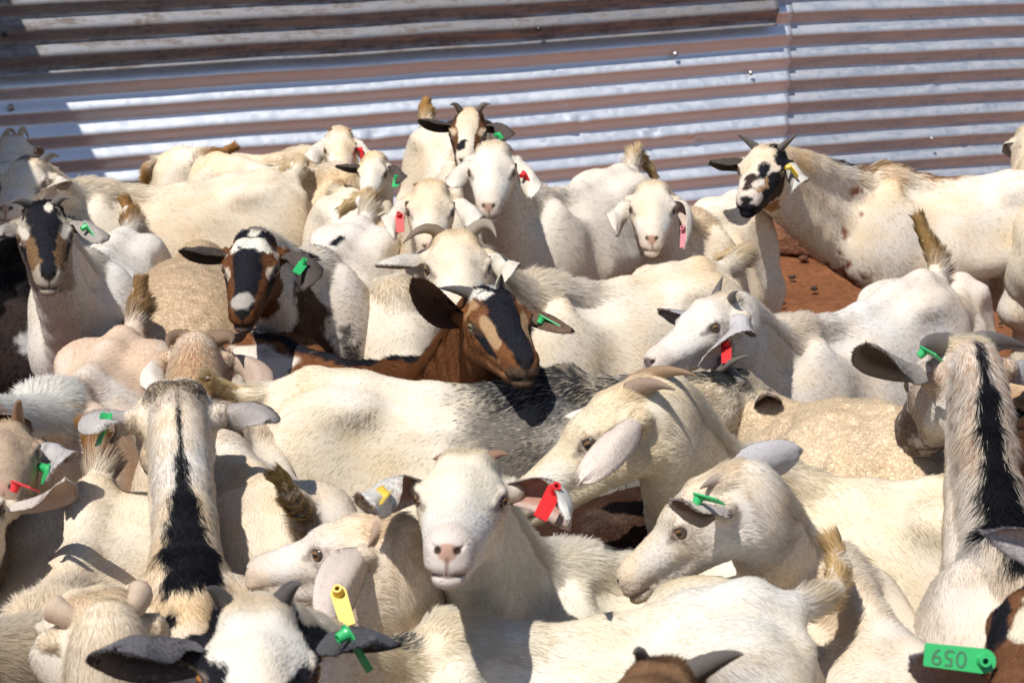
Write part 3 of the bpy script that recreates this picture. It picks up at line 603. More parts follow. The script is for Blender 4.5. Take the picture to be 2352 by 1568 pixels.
# ---------------------------------------------------------------- corrugated iron wall
def zinc(name, tint, dirt, seed):
    m, t, b = mat(name, rough=0.3, metal=1.0); L = t.links; g = node(t, 'ShaderNodeNewGeometry'); mp = node(t, 'ShaderNodeMapping'); L.new(g.outputs['Position'], mp.inputs[0])
    mp.inputs['Rotation'].default_value = (0, 0, -math.atan2(WD[1], WD[0])); mp.inputs['Scale'].default_value = (1.1, 8, 22); mp.inputs['Location'].default_value = (seed, 0, 0)
    n1 = node(t, 'ShaderNodeTexNoise', i_Scale=2.2, i_Detail=6.0, i_Roughness=0.62); L.new(mp.outputs[0], n1.inputs['Vector'])
    n2 = node(t, 'ShaderNodeTexNoise', i_Scale=38.0, i_Detail=4.0); L.new(g.outputs['Position'], n2.inputs['Vector'])
    n3 = node(t, 'ShaderNodeTexVoronoi', i_Scale=45.0); L.new(g.outputs['Position'], n3.inputs['Vector'])
    nz = node(t, 'ShaderNodeSeparateXYZ'); L.new(g.outputs['Normal'], nz.inputs[0])
    # rust brown dust clings mostly in streaks
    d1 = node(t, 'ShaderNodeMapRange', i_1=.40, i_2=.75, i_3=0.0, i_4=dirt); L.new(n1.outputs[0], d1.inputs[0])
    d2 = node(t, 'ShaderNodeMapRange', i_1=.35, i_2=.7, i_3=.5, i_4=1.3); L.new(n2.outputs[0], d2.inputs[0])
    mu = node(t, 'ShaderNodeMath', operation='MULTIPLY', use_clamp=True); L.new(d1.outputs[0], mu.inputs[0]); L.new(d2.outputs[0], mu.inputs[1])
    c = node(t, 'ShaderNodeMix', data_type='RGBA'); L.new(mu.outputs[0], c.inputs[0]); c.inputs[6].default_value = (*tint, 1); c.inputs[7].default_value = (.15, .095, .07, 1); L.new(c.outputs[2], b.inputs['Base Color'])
    mt = node(t, 'ShaderNodeMapRange', i_1=0.0, i_2=.9, i_3=.82, i_4=.2); L.new(mu.outputs[0], mt.inputs[0]); L.new(mt.outputs[0], b.inputs['Metallic'])
    rr = node(t, 'ShaderNodeMapRange', i_1=.2, i_2=.8, i_3=.44, i_4=.54); L.new(n3.outputs['Color'], rr.inputs[0]); ra = node(t, 'ShaderNodeMath', operation='ADD'); L.new(rr.outputs[0], ra.inputs[0]); L.new(mu.outputs[0], ra.inputs[1]); L.new(ra.outputs[0], b.inputs['Roughness'])
    bm = node(t, 'ShaderNodeBump', i_Strength=.05, i_Distance=.003); L.new(n1.outputs[0], bm.inputs['Height']); L.new(bm.outputs[0], b.inputs['Normal'])
    return m
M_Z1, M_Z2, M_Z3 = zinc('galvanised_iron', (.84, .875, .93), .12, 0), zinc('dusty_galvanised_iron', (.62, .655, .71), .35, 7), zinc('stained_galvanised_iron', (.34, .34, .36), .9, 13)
PITCHW = .0866
wall = bpy.data.objects.new('corrugated_wall', None); C.objects.link(wall); wall.location = (*((WA + WB)/2), 0)
wall['label'] = 'wall of horizontal corrugated iron sheets closing the pen behind the goats'; wall['category'] = 'wall'
WO = np.array([*((WA + WB)/2), 0])
def sheet(a0, a1, z0, z1, off, m, phase=0.0, dents=(), slope=0.0, sag=0.0, name='iron_sheet', par=None, amp=.0102):
    ns_ = max(int((a1 - a0)/.02), 4); nz_ = int((z1 - z0)/.0055); A = np.linspace(a0, a1, ns_); Z = np.linspace(z0, z1, nz_); aa, zz = np.meshgrid(A, Z, indexing='ij')
    w = np.cos((zz - phase)/PITCHW*2*math.pi); prof = amp*np.arcsin(.8*w)/math.asin(.8); P0 = np.stack([aa, zz, zz*0], -1).reshape(-1, 3)
    prof = prof + (.0020*fbm(P0*np.array([.5, 1.2, 1]), 2.3, 21)).reshape(aa.shape) + (.0005*fbm(P0*np.array([.4, 1.5, 1]), 7, 23)).reshape(aa.shape)
    zj = zz + slope*(aa - 2.3) + .004*np.sin(aa*2.1 + 1) + .002*noise(P0*np.array([1, .3, 1]), 3, 9).reshape(aa.shape)
    for (da, dz, dr, dd) in dents: r = np.sqrt(((aa - da)/dr)**2 + ((zz - dz)/(dr*.5))**2); prof = prof - dd*np.clip(1 - r, 0, 1)**1.0*np.sign(.4 + np.sin((aa - da)/dr*4))
    X = WA[0] + WD[0]*aa + WN[0]*(prof + off); Y = WA[1] + WD[1]*aa + WN[1]*(prof + off); V = np.stack([X, Y, zj], -1).reshape(-1, 3) - WO
    i_, j_ = np.meshgrid(np.arange(ns_-1), np.arange(nz_-1), indexing='ij'); q = (i_*nz_ + j_).ravel(); o = new_mesh(name, V, np.stack([q, q + nz_, q + nz_ + 1, q + 1], 1), m, par or wall)
    mo = o.modifiers.new('s', 'SOLIDIFY'); mo.thickness = .0008; mo.offset = -1; return o
def wall_at(px, py, off=0.0):
    d = ray(px, py); n3 = np.array([WN[0], WN[1], 0]); t = ((np.array([*WA, 0]) + n3*off - CAMP)@n3)/(d@n3); return CAMP + d*t
def wall_a(px, py): p = wall_at(px, py); return (p[:2] - WA)@WD, p[2]
seam_a = wall_a(1795, 250)[0]; print('seam', seam_a, 'top', wall_at(1176, 0), wall_at(0, 0), 'phase', wall_at(0, 115))
PHS = wall_at(1176, 338)[2]
dn = [wall_a(x, y) for (x, y) in ((1600, 325), (1320, 272), (1495, 310), (850, 300), (520, 350))]; dn2 = [wall_a(x, y) for (x, y) in ((2215, 320), (2150, 200))]
zl = wall_at(900, 95)[2]
sheet(-1.2, seam_a + .03, -.03, zl + .05, .0, M_Z1, PHS, [(a, z, .05, .010) for a, z in dn], slope=.018)
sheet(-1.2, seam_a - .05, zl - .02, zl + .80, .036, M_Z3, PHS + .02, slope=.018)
sheet(-1.2, seam_a - .05, zl + .74, 2.2, .070, M_Z1, PHS, slope=.018)
sheet(seam_a - .06, seam_a + 2.9, .06, 2.2, -.010, M_Z2, PHS + .012, [(a, z, .04, .006) for a, z in dn2])
for (px, py, r, kk) in ((10, 80, .007, 0), (25, 247, .009, 1), (1238, 67, .007, 0), (1552, 125, .008, 1), (1725, 168, .007, 1), (2140, 318, .005, 1)):
    p = wall_at(px, py, .050 if py < 100 else .016) - WO; n3 = np.array([WN[0], WN[1], 0]); Vb = []; Fb = []; u1 = np.array([WD[0], WD[1], 0]); u2 = np.array([0, 0, 1.])
    for q_, (rr_, hh) in enumerate(((r*1.35, -.002), (r*1.35, .001), (r, .002), (r*.9, .005), (r*.45, .0075), (r*.01, .008))):
        for j in range(12): tt = j/12*2*math.pi; Vb.append(p + (u1*math.cos(tt) + u2*math.sin(tt))*rr_ + n3*hh)
    for q_ in range(5):
        for j in range(12): Fb.append([q_*12+j, q_*12+(j+1) % 12, (q_+1)*12+(j+1) % 12, (q_+1)*12+j])
    new_mesh('roofing_screw', np.array(Vb), np.array(Fb), mat('screw_steel', (.42, .42, .43) if kk else (.03, .025, .03), .45, .8 if kk else 0)[0], wall)
# side fence off to the left: its shade falls on the left edge of the pen
SA, SB, SH = np.array([-1.92, 6.35]), np.array([-1.42, 4.00]), 1.72
sf = bpy.data.objects.new('side_wall', None); C.objects.link(sf); sf.location = (*((SA + SB)/2), 0); sf['label'] = 'corrugated iron side wall at the left edge of the pen, throwing the dark shade there'; sf['category'] = 'wall'
SD = (SB - SA)/np.linalg.norm(SB - SA); SN = np.array([-SD[1], SD[0]]); A_ = np.linspace(0, np.linalg.norm(SB - SA), 90); Z_ = np.linspace(.02, SH, 200); aa, zz = np.meshgrid(A_, Z_, indexing='ij')
pf = .0095*np.cos(zz/PITCHW*2*math.pi); X_ = SA[0] + SD[0]*aa + SN[0]*pf; Y_ = SA[1] + SD[1]*aa + SN[1]*pf; i_, j_ = np.meshgrid(np.arange(89), np.arange(199), indexing='ij'); q = (i_*200 + j_).ravel()
new_mesh('iron_sheet', np.stack([X_, Y_, zz], -1).reshape(-1, 3) - np.array([*((SA + SB)/2), 0]), np.stack([q, q + 200, q + 201, q + 1], 1), M_Z1, sf)
for t_ in (0.02, .5, .98):
    pc = SA + (SB - SA)*t_ - SN*.05 - (SA + SB)/2
    Vp, Fp = loft([np.array([*pc, z_]) for z_ in (0, .6, 1.2, 1.70)], [.045, .042, .043, .04], 10); new_mesh('post', Vp, Fp, mat('weathered_post', (.16, .11, .07), .9)[0], sf)
# ---------------------------------------------------------------- rocks
M_ROCK, _t, _b = mat('red_rock', rough=.9, spec=.15)
_n = node(_t, 'ShaderNodeTexNoise', i_Scale=14.0, i_Detail=8.0, i_Roughness=.65); _r = node(_t, 'ShaderNodeValToRGB'); _r.color_ramp.elements[0].position = .35; _r.color_ramp.elements[0].color = (.10, .042, .024, 1); _r.color_ramp.elements[1].position = .68; _r.color_ramp.elements[1].color = (.33, .15, .085, 1)
_t.links.new(_n.outputs[0], _r.inputs[0]); _t.links.new(_r.outputs[0], _b.inputs['Base Color']); _u = node(_t, 'ShaderNodeBump', i_Strength=.8, i_Distance=.02); _t.links.new(_n.outputs[0], _u.inputs['Height']); _t.links.new(_u.outputs[0], _b.inputs['Normal'])
def rock(px, py, z, r, label, seed, rot=0.0, m=None, flat=1.0, smooth=.0):
    c = at_z(px, py, z) if not isinstance(px, np.ndarray) else px
    import bmesh
    bm = bmesh.new(); bmesh.ops.create_icosphere(bm, subdivisions=4, radius=1); V = np.array([v.co[:] for v in bm.verts]); F_ = [[v.index for v in f.verts] for f in bm.faces]; bm.free()
    rs_ = np.random.default_rng(seed); U = V.copy(); R_ = np.ones(len(V))
    for _ in range(16):
        n_ = nrm(rs_.normal(size=3)); h = rs_.uniform(.62, .9); dd_ = V@n_; R_ = np.minimum(R_, np.where(dd_ > 0, h/np.maximum(dd_, 1e-3), 9))
    R_ = np.minimum(R_, 1.1); V = V*R_[:, None]*(1 + .05*fbm(U, 3, seed)[:, None] + .02*fbm(U, 11, seed)[:, None]); V = V*np.array(r); ca, sa = math.cos(rot), math.sin(rot)
    V = V@np.array([[ca, sa, 0], [-sa, ca, 0], [0, 0, 1]]); base_ = np.array([c[0], c[1], 0.]); V[:, 2] += c[2]
    o = new_mesh('rock', V, np.array(F_), m or M_ROCK, None, smooth=True); o.location = base_; o['label'] = label; o['category'] = 'rock'; o['group'] = 'rocks along the foot of the wall'; return o
rock(1826, 549, .055, (.115, .09, .085), 'rough red brown rock under the neck of the pied goat by the wall', 3, .3)
rock(1900, 570, .04, (.09, .09, .085), 'darker red rock tucked behind the chest of the pied goat', 8, 1.1)
_w = wall_at(2118, 385, .16); _w[2] = .085
rock(_w, 0, 0, (.19, .12, .13), 'smooth flat topped red rock against the wall above the pied goat', 12, .25)
M_DUNG, _, _ = mat('dry_dung', (.035, .022, .015), .9)
def pebble(i, P, r, m, label, grp):
    rs_ = np.random.default_rng(i + 50); c = P; V = []; F_ = []
    for a in range(5):
        for b in range(8):
            th = math.pi*(a + .5)/5; ph = b/8*2*math.pi; k = r*rs_.uniform(.75, 1.15); V.append([math.sin(th)*math.cos(ph)*k*1.2, math.sin(th)*math.sin(ph)*k, math.cos(th)*k*.6 + r*.4])
    for a in range(4):
        for b in range(8): F_.append([a*8+b, (a+1)*8+b, (a+1)*8+(b+1) % 8, a*8+(b+1) % 8])
    F_.append([0, 1, 2, 3, 4, 5, 6, 7]); F_.append([39, 38, 37, 36, 35, 34, 33, 32]); o = new_mesh('pebble', np.array(V), F_, m); o.location = (c[0], c[1], c[2]); o['label'] = label; o['category'] = 'pebble'; o['group'] = grp
PB = [(1788, 590, 'dark pebble just below the left rock by the wall'), (1820, 640, 'dark pebble on bare soil well below the two rocks'), (1845, 597, 'pebble under the gap between the two rocks'), (1890, 605, 'dark dropping below the rock behind the pied goat'),
      (1795, 700, 'lowest pebble on the soil strip beside the standing rump'), (1935, 600, 'dark dropping beside the front legs of the pied goat'), (2010, 640, 'small stone between the front legs and belly of the pied goat'), (1870, 665, 'dark dropping in front of the pied goat front legs'),
      (2280, 668, 'stone by the hind leg of the pied goat'), (2298, 745, 'dark dropping at the hind hoof of the pied goat'), (2245, 700, 'stone left of the pied goat hind leg'), (2330, 1085, 'pebble at the right edge beside the black maned neck'), (2335, 1030, 'dark dropping above the pebble at the right edge'), (2260, 730, 'small stone below the belly of the pied goat')]
for i, (px, py, lb) in enumerate(PB): pebble(i, at_z(px, py, .005), .008 + .005*((i*7) % 3), M_DUNG if i % 2 else M_ROCK, lb, 'stones and droppings on the soil')
# ---------------------------------------------------------------- the animals, one entry each (photo pixels give sight lines; heights and lengths are real)
GOATS = []
def G(id, label, **k): k.update(id=id, label=label, name='sheep' if k.get('sheep') else 'goat'); GOATS.append(k)
HB = dict(c=(.30, .18, .11)); HG = dict(c=(.16, .14, .125))
def ear(x, y, nf='n', **k): return dict(tip=(x, y, nf), **k)
def horn(x, y, L, nf='n', **k): return dict(tip=(x, y, nf), L=L, **k)
DK = dict(oc=(.10, .08, .07), ic=(.05, .038, .032))
G('1', 'goat with white blaze between black and brown face stripes, standing rearmost at the wall', W=(1083,345,.68), R=(985,287,.68), fat=.85, poll=(1078,262,'n'), nose=(1067,372,'n'), hs=.88, warm=.3,
  horns=[horn(1126,240,.075,**HG), horn(1034,241,.075,**HG)], ears=[ear(1160,322,bow=.45,cup=.9,**DK), ear(966,275,bow=.3,**DK)], tail=(975,238), tl=.11, nosec=NOSB,
  patches=[('HL', ((.0,.055,.0),(.20,.03,-.05)), (.045,.030), DBR, dict(sym=1,n=.15)), ('HL', ((.0,.05,.05),(.17,.032,-.01)), (.016,.010), BRN, dict(sym=1,n=.2)), ('H', (.17,-.012,.0), (.035,.018,.05), BLK, dict(n=.4)), ('H', (.09,.05,.02),(.02,.014,.012),(.6,.45,.3),dict(sym=1)), ('B', (.30,0,.50),(.05,.05,.06), BLK, dict(n=.5))],
  tags=[(0, ((1146,311),(1160,330),'green',40))])
G('2', 'white goat with long drooping ears facing the camera in front of the striped face goat', W=(1215,440,.68), R=(1450,388,.64), poll=(1133,338,'n'), nose=(1122,478,'n'), warm=.15, warmc=(.74,.62,.48),
  horns=[horn(1180,348,.03,r=.011,**HG), horn(1100,336,.02,r=.011,**HG)], ears=[ear(1222,455,'n',bow=.25), ear(1040,432,'n',bow=.15)], tail=(1500,400), tc2=(1460,340,.12), tl=.14, thair=.055, tailc=(.62,.46,.24),
  tags=[(0, ((1205,400),(1224,438),'red',55))])
G('3', 'white goat with hanging ears and a pink ear tag looking at the camera', W=(1590,500,.66), R=(1680,463,.66), len=.29, poll=(1500,430,'n'), nose=(1497,552,'n'), hs=.93, warm=.3,
  horns=[None, horn(1538,424,.03,r=.010,**HB)], ears=[ear(1572,572,'n',bow=.3), ear(1416,540,'n',bow=.25)], tags=[(0, ((1573,527),(1570,568),'pink',30))], nosec=(.5,.3,.22))
G('4', 'white goat with red tag on a hanging ear, muzzle behind horned white goat', W=(925,505,.66), R=(830,467,.64), len=.5, poll=(990,428,'n'), nose=(986,570,'n'), hs=.95, warm=.4,
  horns=[horn(1034,432,.02,r=.010,**HB), horn(948,424,.02,r=.010,**HB)], ears=[ear(1080,520,'n',bow=.3), ear(905,548,'n',bow=.3)], tags=[(1, ((918,497),(920,533),'red',10))], tail=(800,440), tl=.12)
G('5', 'small white kid with dark ears and black dashes along its back near the wall', W=(778,392,.66), R=(548,372,.66), len=.45, poll=(860,363,'n'), nose=(843,450,'n'), hs=.68, nl=.26, warm=.55, neck=.9, nosec=NOSB, vis=620,
  ears=[ear(912,422,'n',bow=.4,**DK), ear(774,382,'n',bow=.3,**DK)], tail=(535,338), tl=.13, tcurl=-.5, thair=.045, tailc=(.42,.22,.08), patches=[('B', (x,0,.66), (.022,.012,.03), BLK, dict(n=.2)) for x in (.15,.08,.01,-.06)] + [('H', (.06,.06,.0),(.02,.02,.012),BLK,dict(sym=1))],
  tags=[(0, ((911,414),(908,430),'green',20))])
G('6', 'cream goat with small horn buds and tiny red tag, sideways near the wall', W=(700,352,.62), R=(378,352,.62), poll=(780,304,'n'), nose=(785,402,'n'), hs=.82, nl=.33, warm=.6, fat=.95,
  horns=[horn(810,297,.025,r=.012,**HB), horn(748,292,.03,r=.012,**HB)], ears=[ear(832,385,'n',bow=.3), ear(722,375,'n',bow=.25,W=.08)], tags=[(0, ((830,345),(833,362),'red',60))])
G('7', 'big cream white goat sideways with curled tail, shaded horned head at left edge', W=(205,428,.68), R=(668,402,.67), poll=(72,378,'n'), nose=(12,482,'n'), warm=.3, thin=1, mane=1.3, nl=.40, seed=4,
  horns=[horn(137,360,.12,'f',bow=(0,0,.2),r=.016,**HG), horn(110,372,.10,'f',bow=(0,0,.3),r=.016,**HG)], ears=[ear(60,465,'n'), ear(30,450,'f')], tail=(648,395), tc2=(705,365,.12), tl=.10, thair=.045, tailc=(.66,.53,.33), tags=[(0, ((70,432),(70,460),'green',10))])
G('8', 'white goat with a hooked pale horn half in shade at the far upper left', W=(-30,400,.68), R=(-330,380,.66), poll=(28,322,'f'), nose=(60,395,'n'), hs=.9, horns=[horn(66,320,.08,'f',bow=(.1,0,.8),r=.014,c=(.5,.38,.25)), horn(40,316,.07,'f',bow=(.1,0,.8),r=.014,c=(.5,.38,.25))],
  ears=[ear(10,360,'f'), ear(60,380,'n')])
G('9', 'goat with black and tan striped face, short horns and green tag at the left edge', W=(185,590,.66), R=(300,532,.60), len=.52, poll=(98,478,'n'), nose=(112,636,'n'), warm=.15, nosec=NOSB, thin=1, coat=(.74,.72,.69),
  horns=[horn(160,456,.07,**HG), horn(22,468,.07,**HG)], ears=[ear(232,556,'n',bow=.3,oc=(.40,.36,.33),ic=(.12,.09,.08)), ear(5,540,'n',bow=.2,oc=(.40,.36,.33),ic=(.12,.09,.08))], tail=(288,470), tl=.12, thair=.06, tailc=(.36,.20,.07),
  patches=[('HBK', (-.06,0,0), (1,1,1), (.42,.36,.29), dict(n=.2)), ('HL', ((-.03,0,.05),(.22,0,-.01)), (.050,.022), BLK, dict(n=.25)), ('HL', ((.10,.030,.0),(.20,.022,-.02)), (.022,.018), (.19,.11,.055), dict(sym=1,n=.4)), ('H', (.02,.012,.06),(.030,.010,.02),(.75,.7,.6),dict(n=.3)), ('HL', ((.03,.045,.02),(.10,.045,.02)), (.014,.011), (.62,.56,.48), dict(sym=1,n=.2)), ('HL', ((.09,.05,-.01),(.2,.03,-.055)), (.012,.010), BLK, dict(sym=1)), ('H',(.2,0,-.075),(.03,.03,.025),(.5,.48,.42),dict()), ('B', (.10,.02,.67), (.05,.03,.04), BLK, dict(n=.5)), ('B', (.16,-.02,.67), (.05,.05,.05), BLK, dict(n=.5)), ('B',(.33,.03,.44),(.03,.02,.12),DBR,dict(n=.5))],
  tags=[(0, ((200,520),(224,555),'green',75))])
G('10', 'tan sheep with short wool between the black faced goats', sheep=True, W=(452,566,.60), R=(432,660,.58), len=.62, fat=1.0, poll=(540,640,.40,1), nose=(560,720,'f'), coat=(.60,.46,.32), warm=.3, warmc=(.68,.54,.38), hs=.8)
G('11', 'goat with black brown and white face and dark neck, green tag in its ear', W=(712,590,.68), R=(838,508,.66), poll=(585,545,'n'), nose=(555,724,'n'), warm=.2, nosec=NOSB, coat=(.76,.73,.69), seed=77,
  horns=[horn(572,524,.05,'f',r=.013,**HG), horn(560,530,.03,'f',r=.013,**HG)], ears=[ear(700,665,'n',bow=.45,o=(.5,.3,-.8),**DK), ear(422,572,'n',bow=.3,**DK)], tail=(790,480), tc2=(850,450,.10), tl=.09, thair=.055, tailc=(.62,.48,.28),
  patches=[('HBK', (-.03,0,0), (1,1,1), BRN, dict(n=.3)), ('HL', ((-.02,0,.05),(.24,0,-.01)), (.040,.024), BLK, dict(n=.15)), ('HL', ((.035,-.03,.05),(.045,.03,.05)), (.020,.020), (.78,.74,.64), dict(n=.5,f=60)), ('HL', ((-.03,.0,.07),(.0,.0,.06)), (.015,.010), (.78,.74,.64), dict(n=.5,f=60)), ('HL', ((.02,.05,.02),(.10,.045,.0)), (.018,.012), (.62,.5,.38), dict(sym=1,n=.3)), ('HL', ((.09,.05,-.01),(.18,.03,-.05)), (.011,.008), BLK, dict(sym=1)), ('H',(.215,0,-.01),(.028,.026,.03),(.42,.38,.34),dict(n=.3)), ('H',(.2,0,-.07),(.04,.034,.022),(.16,.13,.12),dict(n=.2)),
           ('B', (.40,.05,.52), (.10,.07,.20), DBR, dict(n=.35)), ('B', (.29,.09,.42), (.045,.04,.12), (.03,.025,.03), dict(n=.5,roan=.85)), ('C', (-.55,-.42), (.012,.012), BLK, dict(n=.3)), ('C', (-.2,-.05), (.018,.018), BLK, dict(n=.4)), ('C', (.1,.5), (.03,.03), BLK, dict(n=.4)), ('B',(.2,.1,.3),(.02,.05,.03),BLK,dict(n=.5))],
  tags=[(0, ((695,607),(680,628),'green',10))])
G('12', 'large white goat with back-curved horns and thick pale mane behind the brown goat', W=(1235,655,.68), R=(1650,608,.66), poll=(1045,545,'n'), nose=(1068,716,'n'), hs=1.1, nl=.40, mane=1.9, warm=.35, fat=1.08, seed=9,
  horns=[horn(1140,545,.10,'n',bow=(-.2,.2,.5),r=.017,c=(.33,.28,.22)), horn(925,560,.09,'n',bow=(-.1,0,.5),r=.016,c=(.25,.18,.12))], ears=[ear(1130,690,'n',bow=.35), ear(872,607,'n',bow=.2,o=(.4,0,-.9))], tail=(1660,590), tc2=(1720,580,.14), tl=.15, thair=.06, tailc=(.70,.56,.36))
G('12b', 'white goat half hidden behind the ear of the large horned goat, pink tag', W=(900,660,.60), R=(800,600,.58), len=.5, poll=(962,575,'f'), nose=(948,745,'n'), hs=.85, warm=.2, ears=[ear(1010,650,'f'), ear(905,660,'n')], horns=[horn(958,550,.05,r=.014,c=(.4,.3,.2)), horn(940,566,.04,**HB)], tags=[(1, ((905,628),(908,650),'red',50))])
G('13', 'brown goat with black face stripe and grey horns resting its chin on another goat', W=(940,848,.60), R=(585,785,.57), len=.52, poll=(1118,676,'n'), nose=(1210,838,'n'), hs=1.0, nl=.42, coat=(.20,.078,.028), warm=.3, warmc=(.13,.05,.02), dirt=0, nosec=NOSB, eyec=(.16,.09,.05), iris=(.25,.20,.10), earc=(.10,.055,.03), inc=(.10,.06,.045),
  horns=[horn(1152,630,.075,'n',bow=(0,0,.1),**HG), horn(1008,662,.09,'n',bow=(0,0,.1),**HG)], ears=[ear(1310,765,'n',bow=.2,L=.17,o=(.2,0,-1),oc=(.16,.10,.07),ic=(.10,.06,.04)), ear(950,640,'n',bow=.2,L=.18,o=(.9,0,-.2),oc=(.14,.07,.04),ic=(.09,.05,.035),cup=1.0)],
  patches=[('HL', ((-.04,.0,.06),(.235,.0,-.012)), (.044,.019), BLK, dict(n=.15)), ('HL', ((.04,.036,.033),(.16,.030,-.012)), (.014,.011), (.42,.27,.15), dict(sym=1,n=.2)), ('HL', ((.03,.052,.02),(.03,.05,.03)), (.02,.02), (.50,.31,.16), dict(sym=1,n=.2)), ('HL', ((.085,.052,-.002),(.17,.036,-.035)), (.010,.007), BLK, dict(sym=1,n=.15)), ('H', (.0,-.03,.06),(.018,.022,.02),(.72,.68,.6),dict(n=.5,f=60)), ('H', (.03,-.022,.055),(.016,.014,.02),(.74,.7,.62),dict(n=.6,f=60)), ('H', (-.02,.015,.07),(.02,.012,.02),(.5,.5,.5),dict(n=.5,f=80)),
           ('H', (.22,0,-.06),(.035,.04,.025),(.12,.075,.05),dict(n=.2)), ('HL', ((.12,.03,-.05),(.19,.03,-.05)), (.02,.016), (.36,.17,.075), dict(sym=1)), ('C', (-1,.95), (.020,.016), BLK, dict(n=.3)), ('B', (-.17,-.08,.58), (.12,.05,.10), (.74,.66,.58), dict(n=1.1,f=22,s=.2))],
  tags=[(0, ((1248,728),(1292,752),'green',80))])
G('14', 'large white goat with grey roan shoulder and neck across the middle of the herd', W=(1290,872,.70), R=(645,872,.69), poll=(1672,872,.665,1), nose=(1775,915,'f'), nl=.42, hs=.88, fat=1.12, warm=.5, seed=3, mane=.9, warmc=(.76,.62,.42), earc=(.55,.53,.52),
  horns=[horn(1722,815,.10,'n',bow=(-.2,0,.2),**HG), horn(1615,795,.11,'f',bow=(-.2,0,.2),**HG)], ears=[ear(1640,985,'f',L=.14), ear(1765,905,'n',bow=.3,L=.15,o=(0,0,-1),oc=(.50,.48,.47))], tail=(478,868), tc2=(530,915,.09), tl=.15, tnf='n', thair=.06, tailc=(.70,.54,.30),
  patches=[('B', (.13,0,.55), (.125,.3,.32), (.05,.05,.055), dict(n=.30,f=14,s=.4,roan=.86)), ('B', (.30,0,.55), (.13,.3,.3), (.07,.07,.075), dict(n=.4,f=14,s=.5,roan=.55)), ('C', (.55,1), (.02,.02), (.03,.03,.03), dict(n=.4,roan=.6,s=.4)), ('HBK', (-.1,0,0), (1,1,1), (.10,.10,.11), dict(n=.5,f=25,roan=.45,s=.4)), ('HL',((-.08,0,.05),(.02,0,.05)),(.03,.03),(.03,.03,.03),dict(n=.4))])
G('15', 'thin white goat in profile facing left with small grey horns and red ear tag', W=(1815,748,.66), R=(2078,652,.68), len=.50, poll=(1662,690,'n'), nose=(1528,800,'n',.3), hs=.88, nl=.33, warm=.25, thin=1, seed=8, nosec=(.2,.15,.14), coat=(.78,.75,.71), eyec=(.12,.1,.1), earc=(.62,.60,.62), roll=12,
  horns=[horn(1694,668,.06,'n',bow=(.2,0,.1),**HG), horn(1660,636,.06,'f',bow=(.1,0,0),**HG)], ears=[ear(1605,842,'n',bow=.22,L=.20,W=.080,oc=(.60,.57,.58)), ear(1513,720,'f',bow=.3,L=.17,oc=(.35,.35,.37))], tail=(2110,505), tcurl=-.5, tl=.15, thair=.05, tailc=(.42,.27,.11), tags=[(0, ((1668,793),(1669,834),'red',5))])
G('16', 'cream white goat in profile with brown back-swept horns and a long hanging ear', W=(1735,1060,.68), R=(2330,1145,.66), poll=(1462,890,.85,1), nose=(1250,1087,'f',.72), hs=1.0, nl=.46, warm=.6, warmc=(.78,.66,.47), mane=1.2, seed=5, nosec=(.42,.22,.15), roll=8,
  horns=[horn(1550,895,.085,'n',bow=(-.1,0,.2),r=.018,c=(.34,.24,.18)), horn(1600,862,.12,'n',bow=(-.1,0,.2),r=.018,c=(.34,.22,.13))], ears=[ear(1330,1112,'n',bow=.15,L=.24,W=.055,oc=(.74,.63,.55),cup=.5), ear(1300,960,'f')])
G('17', 'tan woolly sheep with its fleecy back turned, between the thin goat and the cream goat', sheep=True, W=(1785,915,.645), R=(1885,950,.64), len=.44, fat=1.15, poll=(1650,1010,.45,1), nose=(1600,1080,'f'), coat=(.73,.59,.42), warm=.4, warmc=(.80,.68,.52), hs=.8)
